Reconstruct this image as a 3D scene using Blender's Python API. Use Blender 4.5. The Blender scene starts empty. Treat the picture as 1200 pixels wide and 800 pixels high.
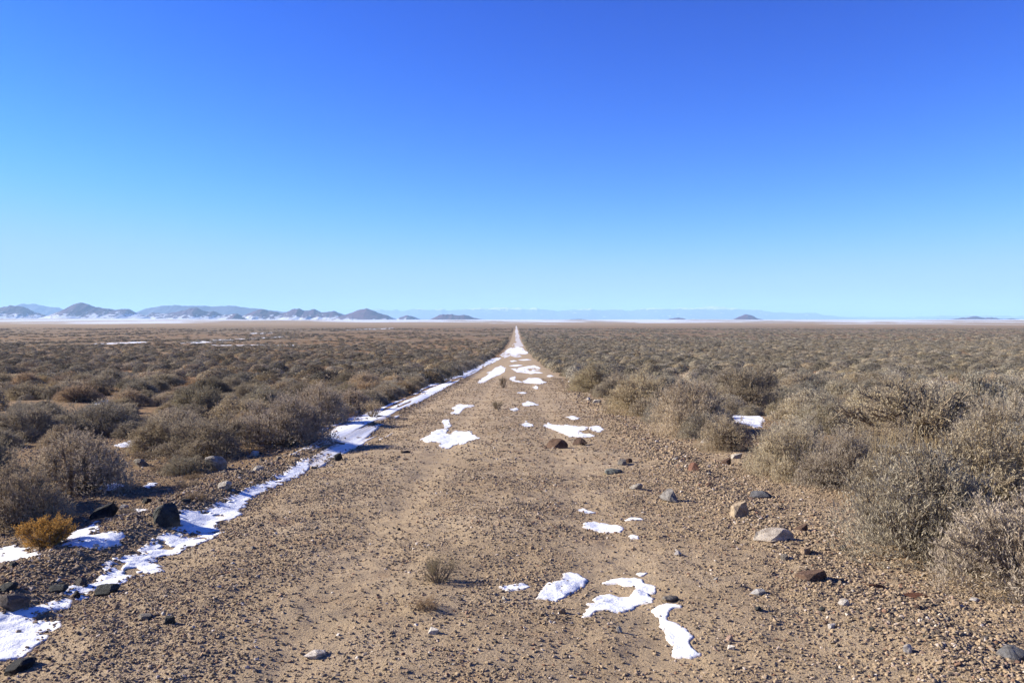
import bpy, math, random
import numpy as np
R_ = math.radians
C = bpy.context.scene.collection
scene = bpy.context.scene

# ------------------------------------------------------------------ numpy noise
def _hash(ix, iy, seed):
    h = (ix.astype(np.int64) * 374761393 + iy.astype(np.int64) * 668265263 + seed * 1442695041) & 0xFFFFFFFF
    h = ((h ^ (h >> 13)) * 1274126177) & 0xFFFFFFFF
    h = h ^ (h >> 16)
    return (h & 0xFFFFFF) / float(0xFFFFFF)

def vnoise(x, y, seed=0):
    x = np.asarray(x, float); y = np.asarray(y, float)
    x0 = np.floor(x); y0 = np.floor(y)
    fx = x - x0; fy = y - y0
    fx = fx*fx*fx*(fx*(fx*6-15)+10); fy = fy*fy*fy*(fy*(fy*6-15)+10)
    a = _hash(x0, y0, seed); b = _hash(x0+1, y0, seed); c = _hash(x0, y0+1, seed); d = _hash(x0+1, y0+1, seed)
    return (a*(1-fx)+b*fx)*(1-fy)+(c*(1-fx)+d*fx)*fy - .5

def fbm(x, y, seed=0, octv=4):
    s = 0.; a = 1.; f = 1.
    for i in range(octv):
        s = s + a*vnoise(x*f+17.3*i, y*f-9.1*i, seed+i); a *= .5; f *= 2.03
    return s

def sstep(a, b, x):
    t = np.clip((x-a)/(b-a), 0, 1); return t*t*(3-2*t)

# ------------------------------------------------------------------ terrain
CAM_H = 1.7
F = 968.0                     # focal length in pixels of the 1200 px wide photograph
HX, HY = 605.0, 376.0         # vanishing point of the road

def base_z(x, y):
    t = y - 5.0
    t = .5*(t+np.sqrt(t*t+9.0))
    z = -10.0*(1-np.exp(-np.minimum(t, 4000)/230.0))
    r = np.hypot(x, y)
    z = z + 27*sstep(2600, 9500, r) + (14*vnoise(x/1900, y/2600, 401)+6*vnoise(x/620, y/1500, 402))*sstep(2500, 5000, r)*(1-.6*sstep(9500, 14000, r)) + np.maximum(r-9500, 0)*.0015
    return z

def height(x, y, fine=True):
    x = np.asarray(x, float); y = np.asarray(y, float)
    z = base_z(x, y)
    near = np.exp(-np.maximum(y, 0)/60.0)
    wob = .14*vnoise(y*.23, y*0+3.3, 5) + .10*vnoise(y*.9, y*0+1.1, 6)
    xl = x - wob
    z = z - .055*np.exp(-((xl+2.72)/.32)**2)*near
    bm = .75+.9*vnoise(x*.8, y*.55, 7)
    z = z + .075*np.exp(-((xl+3.35)/.36)**2)*bm*near
    z = z + .045*np.exp(-((xl-2.25)/.28)**2)*(.7+1.2*vnoise(x*1.1, y*.7, 8))*near
    z = z - .022*np.exp(-((x+1.15)/.22)**2)*near - .016*np.exp(-((x-.75)/.25)**2)*near
    z = z + .025*np.exp(-((x+.2)/.5)**2)*near
    off = sstep(2.7, 5.0, np.abs(x))
    z = z + off*(.22*fbm(x*.11, y*.11, 21, 3)+.08*fbm(x*.6, y*.6, 22, 3))*np.exp(-np.hypot(x, y)/900)
    if fine:
        nf = np.exp(-np.hypot(x, y)/25.0)
        z = z + .035*fbm(x*.8, y*.8, 31, 3)*np.exp(-np.hypot(x, y)/120)
        z = z + .034*fbm(x*3.6, y*3.6, 33, 4)*nf
        rough = .5+.9*sstep(-.1, .3, fbm(x*.9, y*.9, 36, 2))
        z = z + .012*fbm(x*11.0, y*11.0, 39, 2)*nf*rough
    return z

def px_ground(px, py):
    """The point of the ground that the photograph shows at pixel (px, py)."""
    dx = (px-HX)/F; dz = -(py-HY)/F
    lo, hi = .5, 20000.0
    ys = np.geomspace(1.0, 12000.0, 1500)
    zr = CAM_H + dz*ys; zg = height(dx*ys, ys, False)
    k = np.argmax(zr < zg)
    if k == 0: k = len(ys)-1
    lo, hi = ys[k-1], ys[k]
    for _ in range(40):
        m = .5*(lo+hi)
        if CAM_H + dz*m < float(height(dx*m, m, False)): hi = m
        else: lo = m
    return dx*hi, hi

# ------------------------------------------------------------------ helpers
def mk_mesh(name, V, faces, smooth=False, attrs=None):
    me = bpy.data.meshes.new(name)
    V = np.asarray(V, np.float32)
    if not isinstance(faces, (list, tuple)): faces = [faces]
    faces = [np.asarray(f, np.int32) for f in faces if len(f)]
    nl = sum(f.size for f in faces); nf = sum(len(f) for f in faces)
    me.vertices.add(len(V)); me.vertices.foreach_set('co', V.ravel())
    me.loops.add(nl); me.loops.foreach_set('vertex_index', np.concatenate([f.ravel() for f in faces]))
    me.polygons.add(nf)
    tot = np.concatenate([np.full(len(f), f.shape[1], np.int32) for f in faces])
    st = np.concatenate([[0], np.cumsum(tot)[:-1]]).astype(np.int32)
    me.polygons.foreach_set('loop_start', st)
    me.polygons.foreach_set('use_smooth', np.full(nf, bool(smooth)))
    for k, v in (attrs or {}).items():
        a = me.attributes.new(k, 'FLOAT', 'POINT'); a.data.foreach_set('value', np.asarray(v, np.float32))
    me.update(calc_edges=True); me.validate()
    return me

def obj(name, me, mat=None, parent=None, link=True):
    o = bpy.data.objects.new(name, me)
    if link: C.objects.link(o)
    if mat and not me.materials: me.materials.append(mat)
    if parent: o.parent = parent
    return o

def tag(o, label=None, cat=None, group=None, kind=None):
    if label: o['label'] = label
    if cat: o['category'] = cat
    if group: o['group'] = group
    if kind: o['kind'] = kind
    return o

# ------------------------------------------------------------------ materials
class NT:
    def __init__(s, name):
        s.m = bpy.data.materials.new(name); s.m.use_nodes = True
        s.t = s.m.node_tree; s.n = s.t.nodes; s.l = s.t.links
        s.n.clear()
        s.out = s.n.new('ShaderNodeOutputMaterial')
        s.b = s.n.new('ShaderNodeBsdfPrincipled')
        s.b.inputs['Roughness'].default_value = .95
        s.b.inputs['Specular IOR Level'].default_value = .15
        s.l.new(s.b.outputs[0], s.out.inputs[0])
    def put(s, sock, v):
        if hasattr(v, 'is_output') or isinstance(v, bpy.types.NodeSocket): s.l.new(v, sock)
        elif isinstance(v, (tuple, list)) and len(v) == 3 and sock.type == 'RGBA': sock.default_value = (*v, 1)
        else: sock.default_value = v
    def noise(s, vec, scale, detail=4, rough=.55, dist=0.):
        n = s.n.new('ShaderNodeTexNoise'); s.put(n.inputs['Vector'], vec)
        n.inputs['Scale'].default_value = scale; n.inputs['Detail'].default_value = detail
        n.inputs['Roughness'].default_value = rough; n.inputs['Distortion'].default_value = dist
        return n.outputs['Fac']
    def voro(s, vec, scale, feature='F1'):
        n = s.n.new('ShaderNodeTexVoronoi'); s.put(n.inputs['Vector'], vec); n.feature = feature
        n.inputs['Scale'].default_value = scale
        return n
    def map(s, v, a, b, c=0., d=1., smooth=True):
        n = s.n.new('ShaderNodeMapRange'); n.interpolation_type = 'SMOOTHSTEP' if smooth else 'LINEAR'
        s.put(n.inputs[0], v)
        for i, q in enumerate((a, b, c, d)): n.inputs[i+1].default_value = q
        return n.outputs[0]
    def mix(s, f, a, b, mode='MIX'):
        n = s.n.new('ShaderNodeMix'); n.data_type = 'RGBA'; n.blend_type = mode
        s.put(n.inputs[0], f); s.put(n.inputs[6], a); s.put(n.inputs[7], b)
        return n.outputs[2]
    def math(s, op, a, b=0., c=None):
        n = s.n.new('ShaderNodeMath'); n.operation = op
        s.put(n.inputs[0], a); s.put(n.inputs[1], b)
        if c is not None: s.put(n.inputs[2], c)
        return n.outputs[0]
    def attr(s, k):
        n = s.n.new('ShaderNodeAttribute'); n.attribute_name = k; return n.outputs['Fac']
    def pos(s):
        return s.n.new('ShaderNodeNewGeometry').outputs['Position']
    def objc(s):
        return s.n.new('ShaderNodeTexCoord').outputs['Object']
    def scalev(s, v, xyz):
        n = s.n.new('ShaderNodeMapping'); s.put(n.inputs['Vector'], v); n.inputs['Scale'].default_value = xyz
        return n.outputs[0]
    def ramp(s, v, stops):
        n = s.n.new('ShaderNodeValToRGB'); s.put(n.inputs[0], v)
        e = n.color_ramp.elements
        while len(e) < len(stops): e.new(.5)
        for q, (p, c) in zip(e, stops): q.position = p; q.color = (*c, 1)
        return n.outputs[0]
    def bump(s, h, strength, dist):
        n = s.n.new('ShaderNodeBump'); s.put(n.inputs['Height'], h)
        n.inputs['Strength'].default_value = strength; n.inputs['Distance'].default_value = dist
        s.l.new(n.outputs[0], s.b.inputs['Normal'])
    def color(s, c): s.put(s.b.inputs['Base Color'], c)

def ground_mat():
    s = NT('earth'); p = s.pos()
    rd = s.attr('rd'); flat = s.attr('dist')
    # road dirt: sand, fine gravel
    n1 = s.noise(p, .9, 5, .6); n2 = s.noise(p, 4.5, 5, .65); n3 = s.noise(p, 38, 4, .7)
    sand = s.mix(s.map(n1, .35, .65), (.325, .242, .145), (.40, .312, .205))
    sand = s.mix(s.map(n2, .48, .72, 0, .65), sand, (.235, .165, .105))
    sand = s.mix(s.map(s.noise(p, 1.15, 5, .65), .52, .68, 0, .6), sand, (.20, .16, .112))
    reddish = s.map(s.noise(p, 1.7, 4, .6), .58, .72, 0, .5)
    sand = s.mix(reddish, sand, (.28, .155, .075))
    sand = s.mix(s.map(n3, .3, .75, 0, .5), sand, (.21, .15, .095))
    big = s.noise(p, .42, 5, .65)
    sand = s.mix(s.map(big, .5, .68, 0, .45), sand, (.25, .18, .112))
    sand = s.mix(s.map(big, .47, .3, 0, .4), sand, (.43, .335, .215))
    # small grit too fine to model
    v = s.voro(p, 75); v2 = s.voro(p, 170)
    wn = s.n.new('ShaderNodeTexWhiteNoise'); s.l.new(v.outputs['Position'], wn.inputs['Vector'])
    gc = s.ramp(wn.outputs['Value'], [(0, (.07, .058, .05)), (.25, (.17, .135, .10)), (.6, (.30, .22, .15)), (.85, (.36, .29, .21)), (1, (.52, .45, .37))])
    gm = s.map(s.math('ADD', s.noise(p, 2.6, 4, .6), s.math('MULTIPLY', wn.outputs['Value'], .18)), .50, .66, .08, .85)
    gm = s.math('MULTIPLY', gm, s.map(v.outputs['Distance'], .006, .0095, 1., .0))
    wn2 = s.n.new('ShaderNodeTexWhiteNoise'); s.l.new(v2.outputs['Position'], wn2.inputs['Vector'])
    sand = s.mix(s.map(wn2.outputs['Value'], .55, 1., 0, .55), sand, s.ramp(wn2.outputs['Color'], [(0, (.10, .08, .065)), (.5, (.26, .19, .13)), (1, (.48, .40, .31))]))
    sx = s.n.new('ShaderNodeSeparateXYZ'); s.l.new(p, sx.inputs[0])
    wx = s.math('ADD', sx.outputs[0], s.map(s.noise(p, .5, 3), 0, 1, -.18, .18, False))
    tr = s.math('MAXIMUM', s.map(s.math('ABSOLUTE', s.math('ADD', wx, 1.15)), .12, .42, 1, 0), s.map(s.math('ABSOLUTE', s.math('SUBTRACT', wx, .78)), .12, .42, 1, 0))
    road = s.mix(gm, sand, gc)
    road = s.mix(s.math('MULTIPLY', tr, s.map(s.noise(p, 1.3, 3), .35, .6, .1, .5)), road, (.37, .28, .18))
    # soil between the shrubs: browner, litter, rust coloured patches
    soil = s.mix(s.map(n2, .35, .7), (.235, .155, .082), (.155, .105, .062))
    soil = s.mix(s.math('MULTIPLY', gm, .7), soil, gc)
    rust = s.map(s.noise(s.scalev(p, (.06, .05, .06)), 1., 4, .6), .47, .62)
    soil = s.mix(s.math('MULTIPLY', rust, .8), soil, (.25, .145, .065))
    near = s.mix(rd, soil, road)
    # the far plain, seen too obliquely to resolve: grey brown brush, rust grass
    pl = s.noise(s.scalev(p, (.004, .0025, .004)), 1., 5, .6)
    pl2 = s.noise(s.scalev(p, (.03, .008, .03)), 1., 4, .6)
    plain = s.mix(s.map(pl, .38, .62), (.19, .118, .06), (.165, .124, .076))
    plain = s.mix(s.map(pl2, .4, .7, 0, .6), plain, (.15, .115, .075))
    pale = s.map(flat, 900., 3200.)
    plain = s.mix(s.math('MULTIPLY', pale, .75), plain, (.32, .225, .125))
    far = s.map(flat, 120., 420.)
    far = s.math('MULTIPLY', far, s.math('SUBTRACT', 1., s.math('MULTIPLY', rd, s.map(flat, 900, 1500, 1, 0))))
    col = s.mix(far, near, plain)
    # snow lying on the distant flats
    sn = s.noise(s.scalev(p, (.0014, .0005, .001)), 1., 6, .68)
    sm = s.map(s.math('ADD', sn, s.map(flat, 1100., 6500., -.205, .045, False)), .44, .54)
    col = s.mix(sm, col, (.52, .55, .61))
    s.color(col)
    h = s.math('ADD', n3, s.math('MULTIPLY', s.noise(p, 120, 4, .75), .6))
    s.bump(h, .85, .018)
    return s.m

def leaf_mat(name, base=None, tr_=.30, vr=(.72, 1.28)):
    s = NT(name)
    oi = s.n.new('ShaderNodeObjectInfo')
    tone = s.attr('tone')
    c = s.mix(1., base or oi.outputs['Color'], s.ramp(tone, [(0, (.58, .51, .42)), (.45, (.90, .87, .78)), (.8, (1.13, 1.12, 1.03)), (1, (1.42, 1.32, 1.1))]), 'MULTIPLY')
    hs = s.n.new('ShaderNodeHueSaturation'); s.l.new(c, hs.inputs['Color'])
    s.l.new(s.map(oi.outputs['Random'], 0, 1, *vr, False), hs.inputs['Value'])
    rr = s.math('FRACT', s.math('MULTIPLY', oi.outputs['Random'], 17.31))
    s.l.new(s.map(rr, 0, 1, .491, .507, False), hs.inputs['Hue'])
    r3 = s.math('FRACT', s.math('MULTIPLY', oi.outputs['Random'], 41.7))
    s.l.new(s.map(r3, 0, 1, .72, 1.08, False), hs.inputs['Saturation'])
    s.color(hs.outputs[0])
    tr = s.n.new('ShaderNodeBsdfTranslucent'); s.l.new(hs.outputs[0], tr.inputs['Color'])
    mx = s.n.new('ShaderNodeMixShader'); mx.inputs[0].default_value = tr_
    s.l.new(s.b.outputs[0], mx.inputs[1]); s.l.new(tr.outputs[0], mx.inputs[2]); s.l.new(mx.outputs[0], s.out.inputs[0])
    return s.m

def bark_mat():
    s = NT('bark'); p = s.objc()
    n = s.noise(s.scalev(p, (30, 30, 6)), 1., 4, .7)
    tone = s.attr('tone')
    c = s.mix(s.map(n, .3, .7), (.13, .095, .07), (.26, .21, .16))
    c = s.mix(tone, c, (.29, .235, .165))
    s.color(c); return s.m

def stone_mat():
    s = NT('stone'); p = s.objc()
    oi = s.n.new('ShaderNodeObjectInfo')
    n = s.noise(p, 2.2, 5, .65); f = s.noise(p, 14, 4, .7)
    c = s.mix(s.map(n, .38, .66), oi.outputs['Color'], s.mix(1., oi.outputs['Color'], (.55, .52, .5), 'MULTIPLY'))
    c = s.mix(s.map(f, .5, .75, 0, .55), c, s.mix(1., oi.outputs['Color'], (1.5, 1.42, 1.3), 'MULTIPLY'))
    v = s.voro(p, 9.)
    c = s.mix(s.map(v.outputs['Distance'], .05, .16, .45, 0.), c, (.30, .29, .25))
    # dusty foot
    sp = s.n.new('ShaderNodeSeparateXYZ'); s.l.new(p, sp.inputs[0])
    c = s.mix(s.map(s.math('ADD', sp.outputs[2], s.math('MULTIPLY', n, .6)), -.35, .35, .55, 0.), c, (.27, .195, .12))
    s.color(c); s.b.inputs['Roughness'].default_value = .85
    s.bump(s.math('ADD', f, s.noise(p, 40, 3, .7)), .5, .05)
    return s.m

def gravel_mat():
    s = NT('gravel_stone')
    oi = s.n.new('ShaderNodeObjectInfo')
    c = s.ramp(oi.outputs['Random'], [(0, (.08, .068, .058)), (.10, (.15, .12, .09)), (.30, (.255, .195, .13)), (.7, (.345, .258, .165)), (.86, (.34, .27, .20)), (.95, (.20, .11, .07)), (1, (.58, .52, .45))])
    n = s.noise(s.objc(), 2.5, 3, .6)
    c = s.mix(s.map(n, .35, .7, 0, .6), c, s.mix(1., c, (.6, .58, .55), 'MULTIPLY'))
    s.color(c); return s.m

def snow_mat():
    s = NT('snow'); p = s.pos()
    n = s.noise(p, 9, 4, .6)
    dirt = s.map(s.noise(p, 26, 4, .7), .66, .78, 0, .35)
    c = s.mix(s.map(n, .3, .7), (.70, .725, .77), (.76, .775, .80))
    c = s.mix(dirt, c, (.45, .37, .29))
    ed = s.math('ADD', s.attr('rim'), s.math('MULTIPLY', s.math('SUBTRACT', s.noise(p, 34, 4, .7), .5), .9))
    c = s.mix(s.map(ed, .55, 1.05, 0, .75), c, (.40, .335, .27))
    s.color(c); s.b.inputs['Roughness'].default_value = .6
    s.b.inputs['Specular IOR Level'].default_value = .3
    s.bump(s.math('ADD', n, s.math('MULTIPLY', s.noise(p, 60, 3, .6), .6)), .5, .018)
    return s.m

def hill_mat(name, rock, rock2, snow_lo, snow_hi, amt=.5, sc=.004):
    s = NT(name); p = s.pos()
    n = s.noise(p, sc, 6, .65); n2 = s.noise(s.scalev(p, (1, 1, 2.5)), sc*3.2, 5, .65)
    c = s.mix(s.map(n2, .35, .65), rock, rock2)
    hgt = s.attr('hrel')        # 0 foot .. 1 crest
    lowm = s.map(hgt, snow_lo[0], snow_lo[1], .34, -.2, False)
    him = s.map(hgt, snow_hi[0], snow_hi[1], -.5, .35, False)
    m = s.math('MAXIMUM', lowm, him)
    m = s.map(s.math('ADD', s.math('ADD', n2, s.math('MULTIPLY', n, .5)), m), 1.02-amt*.5, 1.12-amt*.5)
    c = s.mix(m, c, (.52, .55, .62))
    s.color(c); return s.m

M = dict(ground=ground_mat(), leaf=leaf_mat('leaf'), bark=bark_mat(), stone=stone_mat(), gravel=gravel_mat(), snow=snow_mat())

# ------------------------------------------------------------------ ground and road
def axis():
    def grow(a, d, g, lim):
        o = []
        while a < lim:
            d *= g; a += d; o.append(a)
        return np.array(o)
    xf = np.arange(-6, 6.001, .034)
    xo = grow(6., .034, 1.06, 36000.)
    X = np.concatenate([-xo[::-1], xf, xo])
    yf = np.arange(2.4, 11.0, .03)
    yo = grow(yf[-1], .03, 1.02, 36000.)
    yb = 2.4 - grow(0., .05, 1.12, 3000.)
    Y = np.concatenate([yb[::-1], yf, yo])
    return X, Y

def build_ground():
    X, Y = axis()
    gx, gy = np.meshgrid(X, Y)
    gz = height(gx, gy)
    V = np.stack([gx, gy, gz], -1).reshape(-1, 3)
    nx, ny = len(X), len(Y)
    i = np.arange(ny-1)[:, None]*nx + np.arange(nx-1)[None, :]
    Fq = np.stack([i, i+1, i+nx+1, i+nx], -1).reshape(-1, 4)
    cx = .25*(gx[:-1, :-1]+gx[1:, 1:]+gx[1:, :-1]+gx[:-1, 1:]).ravel(); cy = (.5*(gy[:-1, :-1]+gy[1:, 1:])).ravel()
    e = 2.5 + .35*fbm(cx*.2, cy*.9, 51, 3)
    isr = (np.abs(cx) < e) & (cy < 6000)
    ax = np.abs(gx).ravel(); yy = gy.ravel(); xx = gx.ravel()
    lim = 2.75 + .6*fbm(xx*.7, yy*.7, 52, 3)
    lim = np.where(xx > 0, lim+1.2*np.exp(-np.maximum(yy, 0)/12), lim)
    rd = 1-sstep(0, .6, ax-lim)
    dist = np.hypot(xx, yy)
    for name, sel in (('ground', ~isr), ('dirt_road', isr)):
        f = Fq[sel]
        u, inv = np.unique(f, return_inverse=True)
        me = mk_mesh(name, V[u], inv.reshape(-1, 4), True, {'rd': rd[u], 'dist': dist[u]})
        o = obj(name, me, M['ground']); 
        tag(o, {'ground': 'brown stony desert plain that stretches to the hills', 'dirt_road': 'straight tan dirt road running to the horizon'}[name], {'ground': 'ground', 'dirt_road': 'road'}[name], kind='structure')
build_ground()

# ------------------------------------------------------------------ snow patches
def sdf_poly(P, gx, gy, sx=1., sy=1.):
    P = np.asarray(P, float)*[sx, sy]; q = np.stack([gx*sx, gy*sy], -1)
    d = np.full(gx.shape, 1e9); ins = np.zeros(gx.shape, bool)
    n = len(P)
    for i in range(n):
        a = P[i]; b = P[(i+1) % n]; e = b-a; w = q-a
        t = np.clip((w @ e)/max(e @ e, 1e-12), 0, 1)
        dd = w - t[..., None]*e
        d = np.minimum(d, (dd**2).sum(-1))
        c1 = (a[1] <= q[..., 1]) != (b[1] <= q[..., 1])
        with np.errstate(divide='ignore', invalid='ignore'):
            xi = a[0]+(q[..., 1]-a[1])/(b[1]-a[1])*(b[0]-a[0])
        ins ^= c1 & (q[..., 0] < xi)
    return np.where(ins, 1, -1)*np.sqrt(d)

SNOW = []; SNOWP = []
def snow(poly_px, label, thick=.03, holes=.0, ground=False, group=None, rag=1., bias=.012):
    P = poly_px if ground else [px_ground(*p) for p in poly_px]
    P = np.array(P); lo = P.min(0); hi = P.max(0); ext = hi-lo
    dist = max(P[:, 1].mean(), 3)
    px = dist/F                                   # metres a photo pixel spans across
    an = min(1., max(.04, 1.2/max(dist, 1.)*2.5)) # along-view squeeze of far noise
    dx = max(.011, ext[0]/210); dy = max(.014, ext[1]/230)
    m = [2*dx+.04, 2*dy+.05]
    X = np.arange(lo[0]-m[0], hi[0]+m[0], dx); Y = np.arange(lo[1]-m[1], hi[1]+m[1], dy)
    gx, gy = np.meshgrid(X, Y)
    sq = ext[0]/max(ext[1], 1e-6); sq = float(np.clip(sq, .02, 1.)) if dist > 12 else 1.
    sd = sdf_poly(P, gx, gy, 1., sq)
    sd = sd+bias
    k = 1/max(.10, 5*px)
    sd = sd + rag*(.05+1.2*px)*fbm(gx*k, gy*k*sq, 61+len(SNOW), 4) + rag*.03*fbm(gx*12, gy*12*sq, 71, 4)
    if holes: 
        sd = np.minimum(sd, (fbm(gx*k*.7, gy*k*.7*sq, 91+len(SNOW), 4)+.42-holes)*.35)
    g = height(gx, gy)
    # snow bridges the small relief below it
    thick = thick*.17
    SNOWP.append((P, lo, hi))
    th = thick*(1-np.exp(-np.maximum(sd, 0)/(.5*thick))) + np.minimum(sd, 0)*.9
    gs = height(gx, gy, False)
    z = g*.9+(gs + (g-gs).mean())*.1 + th*1.0 + .004*fbm(gx*2.2, gy*2.2, 73, 3)*np.clip(sd*8, 0, 1)
    z = np.where(sd > 0, np.maximum(z, g+.004+th*.25), g + np.minimum(sd, 0)*1.2)
    nx, ny = len(X), len(Y)
    i = np.arange(ny-1)[:, None]*nx + np.arange(nx-1)[None, :]
    Fq = np.stack([i, i+1, i+nx+1, i+nx], -1).reshape(-1, 4)
    lim = -max(.02, dx*1.5)
    keep = (sd.ravel()[Fq] > lim).any(1) & (sd.ravel()[Fq] > 4*lim).all(1)
    f = Fq[keep]
    if not len(f): return
    u, inv = np.unique(f, return_inverse=True)
    V = np.stack([gx, gy, z], -1).reshape(-1, 3)[u]
    c = np.array([V[:, 0].mean(), V[:, 1].mean(), V[:, 2].min()])
    o = obj('snow_patch', mk_mesh('snow_patch', V-c, inv.reshape(-1, 4), True, {'rim': np.clip(1-sd.ravel()[u]/(.045+1.5*px), 0, 1)}), M['snow'])
    o.location = c
    tag(o, label, 'snow patch', group or 'patches of old snow')
    SNOW.append(o); return o

snow([(0,724),(28,722),(50,716),(58,713),(72,712),(70,718),(58,721),(40,727),(25,730),(27,735),(36,737),(58,739),(57,744),(40,746),(30,748),(42,750),(38,756),(28,763),(14,772),(-10,781),(-60,786),(-60,726)], 'white snow sheet at the near left corner beside the road', .035, rag=.6, bias=.035)
snow([(74,694),(90,691),(110,682),(128,667),(145,655),(162,650),(178,637),(190,627),(205,625),(211,632),(222,632),(236,626),(250,625),(246,630),(226,638),(210,643),(205,648),(188,650),(170,652),(168,657),(180,664),(176,669),(160,673),(140,682),(128,687),(118,690),(105,691),(92,700),(86,705),(73,703)], 'long narrow snow strip in the ditch below the black boulders', .04, .03, rag=1.1, bias=.045)
snow([(203,604),(215,600),(232,601),(245,598),(258,590),(275,580),(288,576),(300,571),(312,567),(325,560),(345,548),(355,540),(361,538),(362,545),(355,551),(345,558),(335,562),(320,570),(298,580),(284,590),(277,600),(275,607),(262,610),(252,613),(246,622),(235,624),(215,622),(204,618)], 'snow strip in the ditch right beside the big dark boulder', .04, .03, rag=1.1, bias=.04)
snow([(376,534),(379,527),(388,519),(384,507),(394,500),(383,492),(397,486),(420,488),(434,480),(452,475),(466,469),(478,465),(490,457),(502,451),(521,441),(534,436),(546,429),(560,424),(572,420),(588,419),(580,424),(566,431),(553,438),(541,444),(527,452),(512,460),(497,468),(480,476),(467,481),(468,489),(455,490),(444,495),(431,497),(440,503),(430,510),(446,515),(430,520),(414,525),(400,530),(388,533)], 'longest snow band following the left edge of the road into the distance', .045, .11, rag=1.2)
snow([(480,449),(485,445),(493,443),(500,442),(508,441),(506,446),(498,450),(488,452)], 'small snow patch on the gravel behind the long roadside band', .04)
snow([(68,640),(72,634),(80,628),(95,622),(106,616),(112,620),(110,624),(98,629),(112,627),(130,626),(142,629),(134,637),(120,641),(100,643),(84,641)], 'snow patch under the golden rabbitbrush', .03)
snow([(-40,652),(-10,646),(10,641),(25,645),(42,650),(40,653),(22,655),(8,660),(-20,664),(-50,662)], 'snow patch in shade at the left edge behind the golden rabbitbrush', .03)
snow([(136,521),(150,517),(162,517),(160,521),(148,524),(139,524)], 'thin snow patch between the two brown bushes on the left', .03)
snow([(108,473),(116,470),(124,469),(125,475),(116,479),(109,479)], 'small shaded snow patch among the brush far left', .04)
snow([(110,572),(118,568),(134,566),(139,570),(128,575),(116,576)], 'snow remnant at the foot of the big brown bush on the left', .03)
snow([(166,570),(171,566),(178,567),(178,571),(171,573)], 'tiny round snow remnant between small stones on the left', .025)
snow([(152,601),(160,598),(168,600),(162,603),(154,603)], 'sliver of snow left of the big dark boulder', .02)
snow([(491,515),(498,511),(506,507),(512,503),(524,503),(522,508),(528,509),(534,505),(550,506),(553,509),(563,513),(552,516),(546,519),(533,521),(522,525),(515,523),(517,519),(503,518)], 'broad snow patch on the left wheel track of the road', .03)
snow([(517,497),(519,493),(527,492),(528,498),(523,501)], 'small snow dab just behind the broad left wheel track patch', .025)
snow([(529,478),(538,474),(548,475),(556,476),(545,478),(540,482),(534,486),(529,484),(533,481)], 'forked snow dab on the left wheel track further off', .025)
snow([(635,498),(642,496),(655,498),(670,499),(684,500),(690,501),(686,504),(678,506),(686,508),(698,511),(684,512),(668,512),(655,506),(644,502)], 'wide snow patch behind the dark flat rock on the road', .03)
snow([(693,501),(702,500),(708,504),(700,506),(694,504)], 'narrow snow sliver to the right of the wide road patch', .02)
snow([(663,489),(672,488),(680,490),(676,492),(666,491)], 'faint snow streak above the wide road patch', .02)
snow([(609,498),(617,495),(625,497),(625,499),(614,500)], 'snow streak left of the wide road patch', .02)
snow([(611,473),(618,471),(624,472),(630,474),(620,476),(614,477)], 'small snow dab in the middle of the road further off', .025)
snow([(598,479),(606,478),(609,480),(602,482)], 'tiny snow dab left of the mid road dab', .025)
snow([(560,448),(566,443),(574,437),(580,431),(587,428),(592,431),(592,436),(582,440),(574,445),(566,449)], 'diagonal snow patch on the left wheel track in the distance', .035)
snow([(599,432),(612,430),(626,428),(633,431),(632,434),(624,434),(636,437),(622,438),(606,436)], 'broken snow patch crossing the right wheel track in the distance', .035, .12)
snow([(612,447),(620,443),(632,443),(638,447),(642,448),(632,450),(618,449)], 'snow patch on the right wheel track just nearer than the broken one', .035)
snow([(624,454),(628,452),(632,454),(630,456)], 'small snow spot below the right wheel track patch', .03)
snow([(597,443),(603,441),(604,445),(612,448),(600,447)], 'small snow patch between the two wheel tracks in the distance', .03)
snow([(590,420),(586,416),(592,411),(598,407),(603,405),(612,407),(616,411),(620,413),(618,415),(606,415),(614,418),(604,419),(598,416),(592,420)], 'patchy snow covering the road before the snowy needle', .04, .10)
snow([(600,405),(603,397),(603.3,392),(604,386),(604.6,381.5),(605.4,381.5),(606.4,386),(608.4,392),(609.6,397),(613,405)], 'needle of snow where the road meets the horizon', .05, .06)
for pts, lb in (([(569,437),(575,434.5),(581,435.5),(577,438)], 'little snow scrap left of the diagonal snow patch'),
                ([(596,428.5),(606,427),(613,428),(604,429.5)], 'thin snow scrap above the broken snow patch'),
                ([(606,421.5),(618,420.5),(624,421.5),(614,422.5)], 'thin snow scrap across the road behind the broken patch'),
                ([(597,423),(602,421.8),(606,423),(600,424)], 'tiny snow scrap in the left track behind the diagonal patch'),
                ([(641,441),(645,439.5),(649,440.5),(645,442)], 'tiny snow scrap at the right road edge beside the right wheel track patch'),
                ([(606,461),(612,459.6),(618,460.6),(612,462)], 'tiny snow scrap in the road centre before the two distant patches')):
    snow(pts, lb, .03)
snow([(683,617),(688,613),(696,612),(712,613),(724,615),(729,619),(727,624),(716,624),(704,623),(693,620)], 'oval snow patch on the right half of the road', .03, rag=.6)
snow([(733,610),(740,606),(750,607),(754,610),(745,611),(736,611)], 'small snow patch right behind the oval road patch', .02, rag=.5)
snow([(738,629),(742,627),(749,628),(748,631),(741,631)], 'tiny snow spot just right of the oval road patch', .02, rag=.4)
snow([(676,597),(684,595),(690,598),(697,600),(690,601),(680,599)], 'thin snow sliver behind the oval road patch', .02, rag=.4)
snow([(628,702),(634,695),(645,687),(658,685),(665,683),(659,678),(662,674),(671,673),(680,676),(690,681),(684,686),(676,691),(665,697),(652,704),(640,703)], 'slanting snow patch nearest the middle of the road', .035, rag=.6)
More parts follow.
